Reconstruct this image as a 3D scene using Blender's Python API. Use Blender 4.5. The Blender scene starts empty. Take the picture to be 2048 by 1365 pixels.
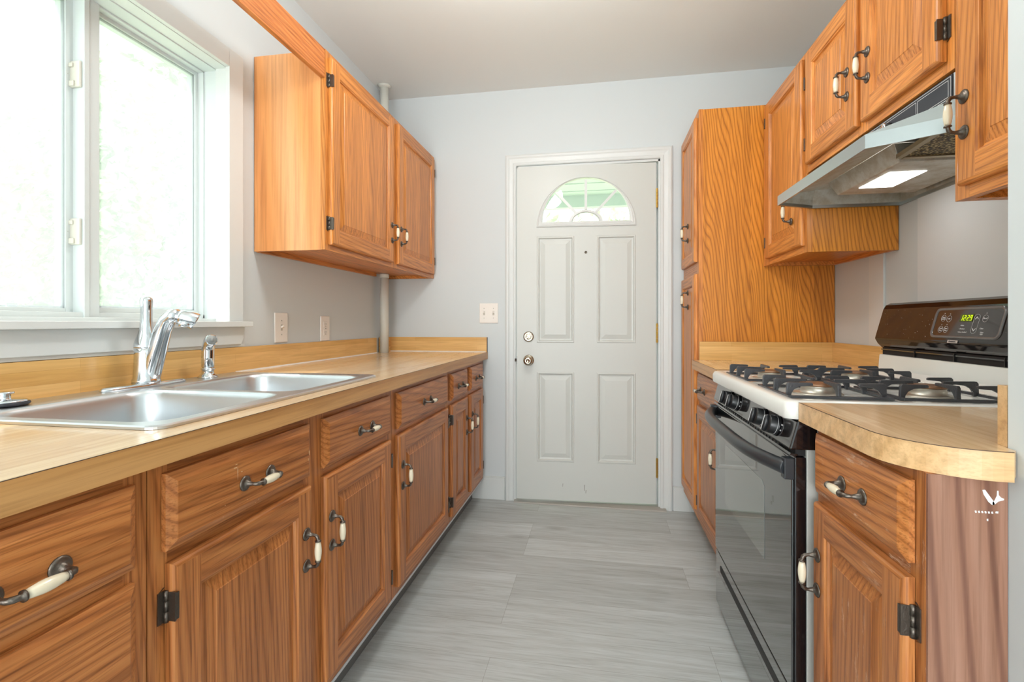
import bpy, bmesh, math, random
from mathutils import Vector, Matrix
random.seed(7)
S = bpy.context.scene
COL = S.collection
pi = math.pi

# ------------------------------------------------------------------ camera, world, lights, exposure
F_PX, CX, HY, W_PX = 980.0, 1024.0, 645.5, 2048.0
YAW = math.atan(173 / F_PX)
cam_d = bpy.data.cameras.new('camera')
cam = bpy.data.objects.new('camera', cam_d)
COL.objects.link(cam)
cam.location = (0, 0, 1.098)
cam.rotation_euler = (pi / 2, 0, YAW)
cam_d.sensor_width = 36.0
cam_d.lens = 36.0 * F_PX / W_PX
cam_d.shift_y = (HY - 682.5) / W_PX
cam_d.clip_start = 0.02
S.camera = cam

S.view_settings.view_transform = 'Standard'
S.view_settings.look = 'None'
S.view_settings.gamma = 1.0
S.view_settings.use_curve_mapping = False
S.view_settings.exposure = 0.62

w = bpy.data.worlds.new('world')
S.world = w
w.use_nodes = True
bg = w.node_tree.nodes['Background']
bg.inputs[0].default_value = (0.90, 0.96, 1.0, 1)
bg.inputs[1].default_value = 1.7


def area(name, loc, rot, sx, sy, power, color=(1, 1, 1), portal=False):
    d = bpy.data.lights.new(name, 'AREA')
    d.shape = 'RECTANGLE'
    d.size, d.size_y = sx, sy
    d.energy = power
    d.color = color
    o = bpy.data.objects.new(name, d)
    o.location = loc
    o.rotation_euler = rot
    COL.objects.link(o)
    if portal:
        d.cycles.is_portal = True
    return o


# daylight entering by the sink window (portal for the sky), the rest of the house behind the camera
area('window_portal', (-1.55, 0.97, 1.57), (0, -pi / 2, 0), 0.94, 1.25, 1, portal=True)
# added rear fill, tilted up to brighten the ceiling; then the kitchen's ceiling globe
area('rear_fill', (0.2, -2.9, 1.25), (pi / 2 + 0.42, 0, 0), 2.6, 2.0, 88, (0.97, 0.985, 1.0))
pd = bpy.data.lights.new('ceiling_globe', 'POINT')
pd.energy = 15
pd.shadow_soft_size = 0.11
pd.color = (1.0, 0.98, 0.96)
po = bpy.data.objects.new('ceiling_globe', pd)
po.location = (-0.25, 1.42, 2.26)
COL.objects.link(po)
sun_d = bpy.data.lights.new('sun', 'SUN')
sun_d.energy = 5.0
sun_d.angle = math.radians(0.6)
sun_d.color = (1.0, 0.96, 0.9)
sun = bpy.data.objects.new('sun', sun_d)
COL.objects.link(sun)
sun.rotation_euler = Vector((0.42, 0.22, -0.95)).to_track_quat('-Z', 'Y').to_euler()

# ------------------------------------------------------------------ materials
MATS = {}


def srgb(r, g, b):
    f = lambda c: (c / 12.92 if c <= 0.04045 else ((c + 0.055) / 1.055) ** 2.4)
    return (f(r / 255), f(g / 255), f(b / 255), 1)


class NT:
    def __init__(s, name):
        s.m = bpy.data.materials.new(name)
        s.m.use_nodes = True
        s.t = s.m.node_tree
        s.b = s.t.nodes['Principled BSDF']

    def n(s, typ, **kw):
        o = s.t.nodes.new(typ)
        for k, v in kw.items():
            if hasattr(o, k):
                setattr(o, k, v)
            else:
                o.inputs[k].default_value = v
        return o

    def l(s, a, b):
        s.t.links.new(a, b)

    def coords(s, scale, rnd=8.0):
        tc = s.n('ShaderNodeTexCoord')
        oi = s.n('ShaderNodeObjectInfo')
        mu = s.n('ShaderNodeMath', operation='MULTIPLY')
        mu.inputs[1].default_value = rnd
        s.l(oi.outputs['Random'], mu.inputs[0])
        add = s.n('ShaderNodeVectorMath', operation='ADD')
        s.l(tc.outputs['Object'], add.inputs[0])
        s.l(mu.outputs[0], add.inputs[1])
        mp = s.n('ShaderNodeMapping')
        mp.inputs['Scale'].default_value = scale
        s.l(add.outputs[0], mp.inputs[0])
        return mp.outputs[0]

    def ramp(s, fac, stops):
        r = s.n('ShaderNodeValToRGB')
        e = r.color_ramp.elements
        while len(e) < len(stops):
            e.new(0.5)
        for i, (p, c) in enumerate(stops):
            e[i].position = p
            e[i].color = c
        s.l(fac, r.inputs[0])
        return r.outputs[0]

    def mix(s, mode, fac, a, b):
        m = s.n('ShaderNodeMix', data_type='RGBA', blend_type=mode)
        for v, i in ((fac, 0), (a, 6), (b, 7)):
            if hasattr(v, 'is_output'):
                s.l(v, m.inputs[i])
            else:
                m.inputs[i].default_value = v
        return m.outputs[2]


def flat(name, col, rough=0.5, metal=0.0, spec=0.5, coat=0.0, emis=None, es=0, bump=0, bscale=60):
    if name in MATS:
        return MATS[name]
    k = NT(name)
    k.b.inputs['Base Color'].default_value = col
    k.b.inputs['Roughness'].default_value = rough
    k.b.inputs['Metallic'].default_value = metal
    k.b.inputs['Specular IOR Level'].default_value = spec
    k.b.inputs['Coat Weight'].default_value = coat
    if emis:
        k.b.inputs['Emission Color'].default_value = emis
        k.b.inputs['Emission Strength'].default_value = es
    if bump:
        nz = k.n('ShaderNodeTexNoise')
        nz.inputs['Scale'].default_value = bscale
        nz.inputs['Detail'].default_value = 3
        tc = k.n('ShaderNodeTexCoord')
        k.l(tc.outputs['Object'], nz.inputs['Vector'])
        bp = k.n('ShaderNodeBump')
        bp.inputs['Strength'].default_value = bump
        bp.inputs['Distance'].default_value = 0.002
        k.l(nz.outputs[0], bp.inputs['Height'])
        k.l(bp.outputs[0], k.b.inputs['Normal'])
    MATS[name] = k.m
    return k.m


def oak(name, axis, light, mid, dark, rough=0.34, rings=0.5, ringscale=34.0, wear=0.0, boards=0.07, pore=0.7, along=0.07):
    """oak: glued boards, soft annual rings (cathedral figure) and fine open pores; the grain runs along axis."""
    if name in MATS:
        return MATS[name]
    k = NT(name)

    def sc(across, along):
        v = [across] * 3
        v['xyz'.index(axis)] = along
        return v
    # board index -> tone and a shift of the figure
    va = k.coords((1, 1, 1))
    sp = k.n('ShaderNodeSeparateXYZ')
    k.l(va, sp.inputs[0])
    oth = [c for c in 'XYZ' if c.lower() != axis]
    ad = k.n('ShaderNodeMath', operation='ADD')
    k.l(sp.outputs[oth[0]], ad.inputs[0])
    k.l(sp.outputs[oth[1]], ad.inputs[1])
    dv = k.n('ShaderNodeMath', operation='DIVIDE')
    k.l(ad.outputs[0], dv.inputs[0])
    dv.inputs[1].default_value = boards
    fl = k.n('ShaderNodeMath', operation='FLOOR')
    k.l(dv.outputs[0], fl.inputs[0])
    wn = k.n('ShaderNodeTexWhiteNoise', noise_dimensions='1D')
    k.l(fl.outputs[0], wn.inputs['W'])
    tone = k.ramp(wn.outputs['Value'], [(0.0, (0.86, 0.83, 0.80, 1)), (1.0, (1.08, 1.07, 1.05, 1))])
    v = k.coords(sc(1.0, along))
    sh = k.n('ShaderNodeVectorMath', operation='MULTIPLY_ADD')
    sh.inputs[1].default_value = (0.35, 0.35, 0.35)
    k.l(wn.outputs['Color'], sh.inputs[0])
    k.l(v, sh.inputs[2])
    wv = k.n('ShaderNodeTexWave', wave_type='BANDS', bands_direction='DIAGONAL', wave_profile='SIN')
    wv.inputs['Scale'].default_value = ringscale
    wv.inputs['Distortion'].default_value = 26.0
    wv.inputs['Detail'].default_value = 1.5
    wv.inputs['Detail Scale'].default_value = 0.22
    wv.inputs['Detail Roughness'].default_value = 0.45
    k.l(sh.outputs[0], wv.inputs['Vector'])
    c1 = k.ramp(wv.outputs['Fac'], [(0.0, light), (0.55, mid), (0.80, mid), (1.0, dark)])
    c0 = k.mix('MIX', rings, mid, c1)
    vs = k.coords(sc(55.0, 1.6))
    ns = k.n('ShaderNodeTexNoise')
    ns.inputs['Scale'].default_value = 1.0
    ns.inputs['Detail'].default_value = 6.0
    ns.inputs['Roughness'].default_value = 0.6
    ns.inputs['Distortion'].default_value = 0.4
    k.l(vs, ns.inputs['Vector'])
    st = k.ramp(ns.outputs['Fac'], [(0.32, (0.72, 0.66, 0.60, 1)), (0.56, (1.06, 1.05, 1.04, 1))])
    c2 = k.mix('MULTIPLY', 0.8, c0, st)
    c2 = k.mix('MULTIPLY', 1.0, c2, tone)
    v2 = k.coords(sc(330.0, 9.0))
    n2 = k.n('ShaderNodeTexNoise')
    n2.inputs['Scale'].default_value = 1.0
    n2.inputs['Detail'].default_value = 2.0
    k.l(v2, n2.inputs['Vector'])
    d2 = k.ramp(n2.outputs['Fac'], [(0.34, (0.56, 0.48, 0.42, 1)), (0.48, (1, 1, 1, 1))])
    c3 = k.mix('MULTIPLY', pore, c2, d2)
    if wear > 0:
        v3 = k.coords(sc(70.0, 14.0))
        n3 = k.n('ShaderNodeTexNoise')
        n3.inputs['Scale'].default_value = 1.0
        n3.inputs['Detail'].default_value = 7.0
        n3.inputs['Roughness'].default_value = 0.78
        k.l(v3, n3.inputs['Vector'])
        v4 = k.coords((7, 7, 7))
        n4 = k.n('ShaderNodeTexNoise')
        n4.inputs['Scale'].default_value = 1.0
        n4.inputs['Detail'].default_value = 2.0
        k.l(v4, n4.inputs['Vector'])
        f3 = k.ramp(n3.outputs['Fac'], [(0.56, (0, 0, 0, 1)), (0.66, (wear, wear, wear, 1))])
        f4 = k.ramp(n4.outputs['Fac'], [(0.46, (0, 0, 0, 1)), (0.62, (1, 1, 1, 1))])
        f5 = k.mix('MULTIPLY', 1.0, f3, f4)
        c3 = k.mix('MIX', f5, c3, srgb(228, 198, 172))
    k.l(c3, k.b.inputs['Base Color'])
    k.b.inputs['Roughness'].default_value = rough
    k.b.inputs['Specular IOR Level'].default_value = 0.5
    bp = k.n('ShaderNodeBump')
    bp.inputs['Strength'].default_value = 0.12
    bp.inputs['Distance'].default_value = 0.0006
    k.l(n2.outputs['Fac'], bp.inputs['Height'])
    k.l(bp.outputs[0], k.b.inputs['Normal'])
    MATS[name] = k.m
    return k.m


def butcher(name, axis, cols, strip=0.045, length=0.5, rough=0.22, spec=0.5, coat=0.0):
    """printed butcher-block laminate: staggered strips along axis ('y' top, or vertical face 'yz', 'xz')."""
    k = NT(name)
    tc = k.n('ShaderNodeTexCoord')
    sp = k.n('ShaderNodeSeparateXYZ')
    k.l(tc.outputs['Object'], sp.inputs[0])
    cb = k.n('ShaderNodeCombineXYZ')
    a, b = {'y': ('Y', 'X'), 'yz': ('Y', 'Z'), 'xz': ('X', 'Z')}[axis]
    k.l(sp.outputs[a], cb.inputs[0])
    k.l(sp.outputs[b], cb.inputs[1])
    br = k.n('ShaderNodeTexBrick')
    br.offset = 0.37
    br.offset_frequency = 2
    br.squash = 1.0
    br.inputs['Scale'].default_value = 1.0
    br.inputs['Brick Width'].default_value = length
    br.inputs['Row Height'].default_value = strip
    br.inputs['Mortar Size'].default_value = 0.0003
    br.inputs['Mortar Smooth'].default_value = 0.3
    br.inputs['Bias'].default_value = 0.0
    br.inputs['Color1'].default_value = cols[0]
    br.inputs['Color2'].default_value = cols[1]
    br.inputs['Mortar'].default_value = cols[2]
    k.l(cb.outputs[0], br.inputs['Vector'])
    mp = k.n('ShaderNodeMapping')
    mp.inputs['Scale'].default_value = (5.0, 95.0, 1)
    k.l(cb.outputs[0], mp.inputs[0])
    nz = k.n('ShaderNodeTexNoise')
    nz.inputs['Scale'].default_value = 1.0
    nz.inputs['Detail'].default_value = 4.0
    nz.inputs['Distortion'].default_value = 0.8
    k.l(mp.outputs[0], nz.inputs['Vector'])
    g = k.ramp(nz.outputs['Fac'], [(0.3, (0.86, 0.80, 0.72, 1)), (0.62, (1.03, 1.02, 1.0, 1))])
    c = k.mix('MULTIPLY', 0.85, br.outputs['Color'], g)
    k.l(c, k.b.inputs['Base Color'])
    k.b.inputs['Roughness'].default_value = rough
    k.b.inputs['Specular IOR Level'].default_value = spec
    k.b.inputs['Coat Weight'].default_value = coat
    k.b.inputs['Coat Roughness'].default_value = 0.12
    MATS[name] = k.m
    return k.m


def floor_mat():
    k = NT('grey_vinyl_planks')
    tc = k.n('ShaderNodeTexCoord')
    br = k.n('ShaderNodeTexBrick')
    br.offset = 0.41
    br.offset_frequency = 3
    br.inputs['Scale'].default_value = 1.0
    br.inputs['Brick Width'].default_value = 1.22
    br.inputs['Row Height'].default_value = 0.18
    br.inputs['Mortar Size'].default_value = 0.0006
    br.inputs['Mortar Smooth'].default_value = 0.2
    br.inputs['Color1'].default_value = srgb(192, 196, 195)
    br.inputs['Color2'].default_value = srgb(212, 217, 217)
    br.inputs['Mortar'].default_value = srgb(150, 150, 147)
    rot = k.n('ShaderNodeMapping')
    rot.inputs['Location'].default_value = (0.35, 0.05, 0)
    k.l(tc.outputs['Object'], rot.inputs[0])
    k.l(rot.outputs[0], br.inputs['Vector'])
    # every plank samples its own stretch of grain
    mp = k.n('ShaderNodeMapping')
    mp.inputs['Scale'].default_value = (1.6, 22.0, 1)
    k.l(tc.outputs['Object'], mp.inputs[0])
    off = k.n('ShaderNodeVectorMath', operation='MULTIPLY_ADD')
    off.inputs[1].default_value = (40, 40, 40)
    k.l(br.outputs['Color'], off.inputs[0])
    k.l(mp.outputs[0], off.inputs[2])
    n1 = k.n('ShaderNodeTexNoise')
    n1.inputs['Scale'].default_value = 1.0
    n1.inputs['Detail'].default_value = 7.0
    n1.inputs['Roughness'].default_value = 0.65
    n1.inputs['Distortion'].default_value = 1.0
    k.l(off.outputs[0], n1.inputs['Vector'])
    g = k.ramp(n1.outputs['Fac'], [(0.26, srgb(206, 203, 199)), (0.42, srgb(236, 235, 233)), (0.62, srgb(255, 255, 255))])
    c = k.mix('MULTIPLY', 0.9, br.outputs['Color'], g)
    mp3 = k.n('ShaderNodeMapping')
    mp3.inputs['Scale'].default_value = (7, 160, 1)
    k.l(tc.outputs['Object'], mp3.inputs[0])
    n3 = k.n('ShaderNodeTexNoise')
    n3.inputs['Scale'].default_value = 1.0
    n3.inputs['Detail'].default_value = 3.0
    k.l(mp3.outputs[0], n3.inputs['Vector'])
    g3 = k.ramp(n3.outputs['Fac'], [(0.36, (0.70, 0.70, 0.69, 1)), (0.52, (1, 1, 1, 1))])
    c = k.mix('MULTIPLY', 0.5, c, g3)
    # a few knots
    mp2 = k.n('ShaderNodeMapping')
    mp2.inputs['Scale'].default_value = (1.7, 5.0, 1)
    k.l(tc.outputs['Object'], mp2.inputs[0])
    vo = k.n('ShaderNodeTexVoronoi')
    vo.inputs['Scale'].default_value = 1.0
    k.l(mp2.outputs[0], vo.inputs['Vector'])
    kn = k.ramp(vo.outputs['Distance'], [(0.02, (0.50, 0.47, 0.45, 1)), (0.16, (1, 1, 1, 1))])
    c = k.mix('MULTIPLY', 0.7, c, kn)
    k.l(c, k.b.inputs['Base Color'])
    k.b.inputs['Roughness'].default_value = 0.42
    bp = k.n('ShaderNodeBump')
    bp.inputs['Strength'].default_value = 0.15
    bp.inputs['Distance'].default_value = 0.001
    k.l(n3.outputs['Fac'], bp.inputs['Height'])
    k.l(bp.outputs[0], k.b.inputs['Normal'])
    return k.m


def brushed(name, col, axis, rough=0.28, dirt=0.0):
    k = NT(name)
    sc = [300.0, 300.0, 300.0]
    sc['xyz'.index(axis)] = 4.0
    v = k.coords(sc, 1.0)
    nz = k.n('ShaderNodeTexNoise')
    nz.inputs['Scale'].default_value = 1.0
    nz.inputs['Detail'].default_value = 2.0
    k.l(v, nz.inputs['Vector'])
    mr = k.n('ShaderNodeMapRange')
    mr.inputs['To Min'].default_value = rough - 0.02
    mr.inputs['To Max'].default_value = rough + 0.03
    k.l(nz.outputs['Fac'], mr.inputs['Value'])
    k.l(mr.outputs[0], k.b.inputs['Roughness'])
    k.b.inputs['Base Color'].default_value = col
    if dirt:
        v2 = k.coords((18, 18, 18), 1.0)
        n2 = k.n('ShaderNodeTexNoise')
        n2.inputs['Scale'].default_value = 1.0
        n2.inputs['Detail'].default_value = 8.0
        n2.inputs['Roughness'].default_value = 0.7
        k.l(v2, n2.inputs['Vector'])
        c = k.ramp(n2.outputs['Fac'], [(0.40, srgb(150, 128, 84)), (0.58, col)])
        c = k.mix('MIX', dirt, col, c)
        k.l(c, k.b.inputs['Base Color'])
    k.b.inputs['Metallic'].default_value = 1.0
    MATS[name] = k.m
    return k.m


OL, OM, OD = srgb(232, 160, 84), srgb(216, 140, 66), srgb(168, 98, 38)
oak_z = oak('oak_upright_grain', 'z', OL, OM, OD)
oak_y = oak('oak_level_grain', 'y', OL, OM, OD)
BL, BM, BD = srgb(204, 140, 82), srgb(186, 118, 64), srgb(128, 74, 36)  # darker oak copy: shade on the lower cabinets put into the colour
base_z = oak('base_oak_upright_grain', 'z', BL, BM, BD)
base_y = oak('base_oak_level_grain', 'y', BL, BM, BD, boards=0.3)
worn_z = oak('worn_oak_upright_grain', 'z', BL, BM, BD, wear=0.8)
worn_y = oak('worn_oak_level_grain', 'y', BL, BM, BD, wear=0.8, boards=0.3)
pantry_z = oak('golden_oak_veneer', 'z', srgb(226, 152, 58), srgb(212, 136, 44), srgb(156, 90, 26), along=0.13, rings=0.7, ringscale=44, rough=0.4, boards=0.28, pore=0.4)
ply_z = oak('pale_plywood_veneer', 'z', srgb(242, 190, 142), srgb(230, 160, 98), srgb(214, 138, 78), rings=0.5, ringscale=4.5, rough=0.3, boards=1.2, pore=0.1)
side_z = oak('faded_brown_veneer', 'z', srgb(178, 136, 116), srgb(164, 121, 100), srgb(128, 88, 72), rings=0.9, ringscale=12, rough=0.4, boards=0.5, pore=0.3)
dark_in = flat('cabinet_interior', srgb(120, 78, 44), 0.7)
counter_top = butcher('butcher_block_top', 'y', (srgb(238, 208, 168), srgb(228, 192, 148), srgb(206, 166, 118)), rough=0.2, coat=0.35)
splash_yz = butcher('butcher_block_splash_side', 'yz', (srgb(232, 190, 124), srgb(212, 164, 94), srgb(190, 140, 76)), 0.034, 0.4, 0.3)
splash_xz = butcher('butcher_block_splash_back', 'xz', (srgb(232, 190, 124), srgb(212, 164, 94), srgb(190, 140, 76)), 0.034, 0.4, 0.3)
edge_tan = oak('edge_band_maple', 'y', srgb(224, 178, 120), srgb(212, 162, 102), srgb(190, 136, 78), rough=0.35, ringscale=8, boards=0.3, pore=0.2)
edge_pale = oak('edge_band_pale_maple', 'x', srgb(228, 194, 148), srgb(220, 182, 134), srgb(204, 164, 114), rough=0.35, ringscale=8, boards=0.6, pore=0.2)
seam = flat('dark_laminate_seam', srgb(84, 60, 44), 0.6)
wall_m = flat('pale_grey_wall_paint', srgb(208, 214, 215), 0.55, bump=0.08, bscale=25)
ceil_m = flat('ceiling_paint', srgb(238, 240, 237), 0.8, bump=0.05, bscale=40)
trim_m = flat('white_trim_paint', srgb(215, 218, 216), 0.35)
door_m = flat('white_door_paint', srgb(204, 207, 202), 0.38)
vinyl = flat('white_vinyl', srgb(210, 216, 215), 0.35)
plate_w = flat('white_switch_plastic', srgb(238, 232, 224), 0.35)
caulk = flat('white_caulk', srgb(232, 226, 216), 0.6)
dark = flat('dark_void', srgb(22, 20, 20), 0.7)
bronze = flat('antique_bronze', srgb(106, 98, 90), 0.36, 0.9, bump=0.3, bscale=300)
ivory = flat('ivory_ceramic', srgb(232, 222, 196), 0.16, coat=0.5)
chrome = flat('chrome', srgb(222, 226, 230), 0.06, 1.0)
steel_sink = brushed('brushed_sink_steel', srgb(206, 210, 213), 'y', 0.34)
nickel = flat('satin_nickel', srgb(186, 178, 162), 0.25, 1.0)
brass = flat('brass', srgb(208, 172, 92), 0.28, 1.0)
hood_steel = brushed('hood_steel', srgb(178, 184, 184), 'y', 0.3)
hood_under = brushed('greasy_hood_underside', srgb(206, 206, 198), 'x', 0.45, 0.45)
hood_under.node_tree.nodes['Principled BSDF'].inputs['Metallic'].default_value = 0.45
enamel_w = flat('white_enamel', srgb(232, 233, 228), 0.18, coat=0.4)
enamel_k = flat('black_enamel', srgb(24, 22, 24), 0.1, coat=0.8)
glass_k = flat('black_glass', srgb(20, 21, 22), 0.03, spec=0.9, coat=1.0)
glass_g = flat('oven_window_glass', srgb(92, 98, 94), 0.03, spec=0.9, coat=1.0)
plastic_k = flat('black_plastic', srgb(30, 31, 33), 0.3)
iron = flat('cast_iron', srgb(60, 62, 66), 0.33, spec=0.6, bump=0.4, bscale=250)
print_w = flat('white_print', srgb(220, 220, 220), 0.5)
led = flat('green_led', srgb(60, 70, 10), 0.4, emis=srgb(190, 215, 20), es=1.1)
led_off = flat('display_window', srgb(64, 82, 6), 0.3)
silver = flat('silver_badge', srgb(205, 205, 205), 0.3, 0.8)
lamp_em = flat('hood_lamp_lens', srgb(240, 240, 240), 0.4, emis=(1, 0.99, 0.97, 1), es=5.0)
pipe_m = flat('off_white_pipe_paint', srgb(214, 214, 204), 0.4)
grey_panel = flat('grey_range_side', srgb(196, 196, 190), 0.4)
FLOOR = floor_mat()


def mesh_filter_mat():
    k = NT('greasy_aluminium_mesh')
    v = k.coords((150, 150, 150), 0)
    vo = k.n('ShaderNodeTexVoronoi')
    vo.inputs['Scale'].default_value = 1.0
    k.l(v, vo.inputs['Vector'])
    c = k.ramp(vo.outputs['Distance'], [(0.15, srgb(210, 196, 150)), (0.45, srgb(120, 104, 66)), (0.7, srgb(40, 34, 22))])
    k.l(c, k.b.inputs['Base Color'])
    k.b.inputs['Metallic'].default_value = 0.6
    k.b.inputs['Roughness'].default_value = 0.4
    bp = k.n('ShaderNodeBump')
    bp.inputs['Strength'].default_value = 0.8
    bp.inputs['Distance'].default_value = 0.003
    k.l(vo.outputs['Distance'], bp.inputs['Height'])
    k.l(bp.outputs[0], k.b.inputs['Normal'])
    return k.m


filter_m = mesh_filter_mat()


def glass_mat(name, tint=(1, 1, 1, 1), screen=0.0):
    k = NT(name)
    t = k.t
    out = t.nodes['Material Output']
    tr = k.n('ShaderNodeBsdfTransparent')
    tr.inputs[0].default_value = tint
    gl = k.n('ShaderNodeBsdfGlossy')
    gl.inputs['Roughness'].default_value = 0.02
    mx = k.n('ShaderNodeMixShader')
    mx.inputs[0].default_value = 0.06
    k.l(tr.outputs[0], mx.inputs[1])
    k.l(gl.outputs[0], mx.inputs[2])
    last = mx.outputs[0]
    if screen:
        df = k.n('ShaderNodeBsdfTranslucent')
        df.inputs[0].default_value = (0.62, 0.66, 0.68, 1)
        m2 = k.n('ShaderNodeMixShader')
        m2.inputs[0].default_value = screen
        k.l(last, m2.inputs[1])
        k.l(df.outputs[0], m2.inputs[2])
        last = m2.outputs[0]
    k.l(last, out.inputs[0])
    t.nodes.remove(k.b)
    return k.m


glass = glass_mat('window_glass', (0.97, 0.99, 0.98, 1))
screen_m = glass_mat('insect_screen', (1, 1, 1, 1), 0.30)


def leaf_mat(name, a, b):
    k = NT(name)
    v = k.coords((3, 3, 3), 3)
    nz = k.n('ShaderNodeTexNoise')
    nz.inputs['Scale'].default_value = 1.5
    nz.inputs['Detail'].default_value = 5
    k.l(v, nz.inputs['Vector'])
    c = k.ramp(nz.outputs['Fac'], [(0.35, a), (0.65, b)])
    k.l(c, k.b.inputs['Base Color'])
    k.b.inputs['Roughness'].default_value = 0.6
    return k.m


leaf = leaf_mat('washed_out_leaves', srgb(186, 206, 176), srgb(226, 234, 208))  # overexposed daylight put into the leaf colour as a paler green
grass = leaf_mat('sunlit_lawn', srgb(200, 214, 176), srgb(226, 232, 206))
siding = flat('white_porch_ceiling', srgb(184, 196, 192), 0.7)

# ------------------------------------------------------------------ mesh helpers
BASES = {}


class MB:
    """collects shapes in world coordinates; build() links them as ONE object under its thing"""

    def __init__(s):
        s.v, s.f, s.mi, s.mats, s.sm = [], [], [], [], []

    def _m(s, m):
        if m is None:
            return 0
        if m not in s.mats:
            s.mats.append(m)
        return s.mats.index(m)

    def add(s, vs, fs, m=None, smooth=False):
        o = len(s.v)
        s.v += [tuple(p) for p in vs]
        i = s._m(m)
        for f in fs:
            s.f.append([o + a for a in f])
            s.mi.append(i)
            s.sm.append(smooth)
        return s

    def box(s, x0, x1, y0, y1, z0, z1, m=None):
        vs = [(x, y, z) for x in (x0, x1) for y in (y0, y1) for z in (z0, z1)]
        return s.add(vs, [(0, 1, 3, 2), (4, 6, 7, 5), (0, 4, 5, 1), (2, 3, 7, 6), (0, 2, 6, 4), (1, 5, 7, 3)], m)

    def prism(s, poly, axis, a, b, m=None, smooth=False, caps=True):
        """poly: 2D points in the two other axes (in xyz order), extruded along axis from a to b"""
        n = len(poly)
        ax = 'xyz'.index(axis)

        def P(p, t):
            q = list(p)
            q.insert(ax, t)
            return tuple(q)
        vs = [P(p, a) for p in poly] + [P(p, b) for p in poly]
        s.add(vs, [(i, (i + 1) % n, n + (i + 1) % n, n + i) for i in range(n)], m, smooth)
        if caps:
            s.add(vs, [tuple(range(n))[::-1], tuple(range(n, 2 * n))], m)
        return s

    def loops(s, ls, m=None, smooth=False, cap0=False, cap1=False, closed=True):
        n = len(ls[0])
        vs = [p for l in ls for p in l]
        fs = []
        for k in range(len(ls) - 1):
            for i in range(n if closed else n - 1):
                j = (i + 1) % n
                fs.append((k * n + i, k * n + j, (k + 1) * n + j, (k + 1) * n + i))
        if cap0:
            fs.append(tuple(range(n))[::-1])
        if cap1:
            fs.append(tuple(range((len(ls) - 1) * n, len(ls) * n)))
        return s.add(vs, fs, m, smooth)

    def lathe(s, prof, c, axis='z', m=None, n=24, smooth=True, sy=1.0):
        """prof: (radius, height) pairs along axis from centre c"""
        ls = []
        for r, h in prof:
            l = []
            for i in range(n):
                a = 2 * pi * i / n
                p, q = r * math.cos(a), r * math.sin(a) * sy
                l.append({'z': (c[0] + p, c[1] + q, c[2] + h), 'x': (c[0] + h, c[1] + p, c[2] + q), 'y': (c[0] + p, c[1] + h, c[2] + q)}[axis])
            ls.append(l)
        return s.loops(ls, m, smooth, prof[0][0] > 1e-4, prof[-1][0] > 1e-4)

    def tube(s, pts, rad, m=None, n=12, sy=1.0, up=(0, 0, 1)):
        pts = [Vector(p) for p in pts]
        if not isinstance(rad, (list, tuple)):
            rad = [rad] * len(pts)
        ls = []
        ref = Vector(up)
        for i, p in enumerate(pts):
            t = (pts[min(i + 1, len(pts) - 1)] - pts[max(i - 1, 0)]).normalized()
            if i == 0:
                a = t.cross(ref)
                if a.length < 0.05:
                    a = t.cross(Vector((0, 1, 0)) if abs(t.y) < 0.9 else Vector((1, 0, 0)))
            else:
                a = pa - t * pa.dot(t)
            a.normalize()
            pa = a
            b = a.cross(t).normalized()
            ls.append([tuple(p + a * math.cos(2 * pi * k / n) * rad[i] + b * math.sin(2 * pi * k / n) * rad[i] * sy) for k in range(n)])
        return s.loops(ls, m, True, True, True)

    def build(s, name, m=None, parent=None, bevel=0.0, seg=2, smooth_angle=None):
        me = bpy.data.meshes.new(name)
        base = Vector((0, 0, 0))
        q = parent
        if q is not None:
            base = BASES[q.name]
        me.from_pydata([tuple(Vector(p) - base) for p in s.v], [], s.f)
        mats = s.mats if s.mats else [m]
        if m is not None and s.mats and m not in s.mats:
            mats = s.mats
        for x in mats:
            me.materials.append(x)
        if s.mats:
            me.polygons.foreach_set('material_index', s.mi)
        me.polygons.foreach_set('use_smooth', s.sm)
        b = bmesh.new()
        b.from_mesh(me)
        bmesh.ops.remove_doubles(b, verts=b.verts, dist=1e-6)
        bmesh.ops.recalc_face_normals(b, faces=b.faces)
        b.to_mesh(me)
        b.free()
        o = bpy.data.objects.new(name, me)
        COL.objects.link(o)
        if parent is not None:
            o.parent = parent
        BASES[o.name] = base
        if bevel:
            md = o.modifiers.new('bevel', 'BEVEL')
            md.width = bevel
            md.segments = seg
            md.limit_method = 'ANGLE'
            md.angle_limit = math.radians(40)
        return o


def setorigin(o, base):
    """moves a parentless mesh's origin to its base"""
    base = Vector(base)
    for v in o.data.vertices:
        v.co -= base
    o.location = base
    BASES[o.name] = base


def thing(name, label, cat, loc, group=None, kind=None):
    o = bpy.data.objects.new(name, None)
    o.empty_display_size = 0.05
    COL.objects.link(o)
    o.location = loc
    BASES[o.name] = Vector(loc)
    if label:
        o['label'] = label
        o['category'] = cat
    if group:
        o['group'] = group
    if kind:
        o['kind'] = kind
    return o


def tag(o, label, cat, group=None, kind=None, base=None):
    if base is not None:
        setorigin(o, base)
    o['label'] = label
    o['category'] = cat
    if group:
        o['group'] = group
    if kind:
        o['kind'] = kind
    return o


def struct(o, label=None, cat=None):
    o['kind'] = 'structure'
    if label:
        o['label'] = label
        o['category'] = cat
    return o


def place(src_mesh, name, parent, world, rot=(0, 0, 0), label=None):
    """a small part that shares its mesh, put at a world point under parent"""
    o = bpy.data.objects.new(name, src_mesh)
    COL.objects.link(o)
    o.parent = parent
    o.location = Vector(world) - BASES[parent.name]
    o.rotation_euler = rot
    BASES[o.name] = Vector(world)
    if label:
        o['label'] = label
    return o


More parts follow.
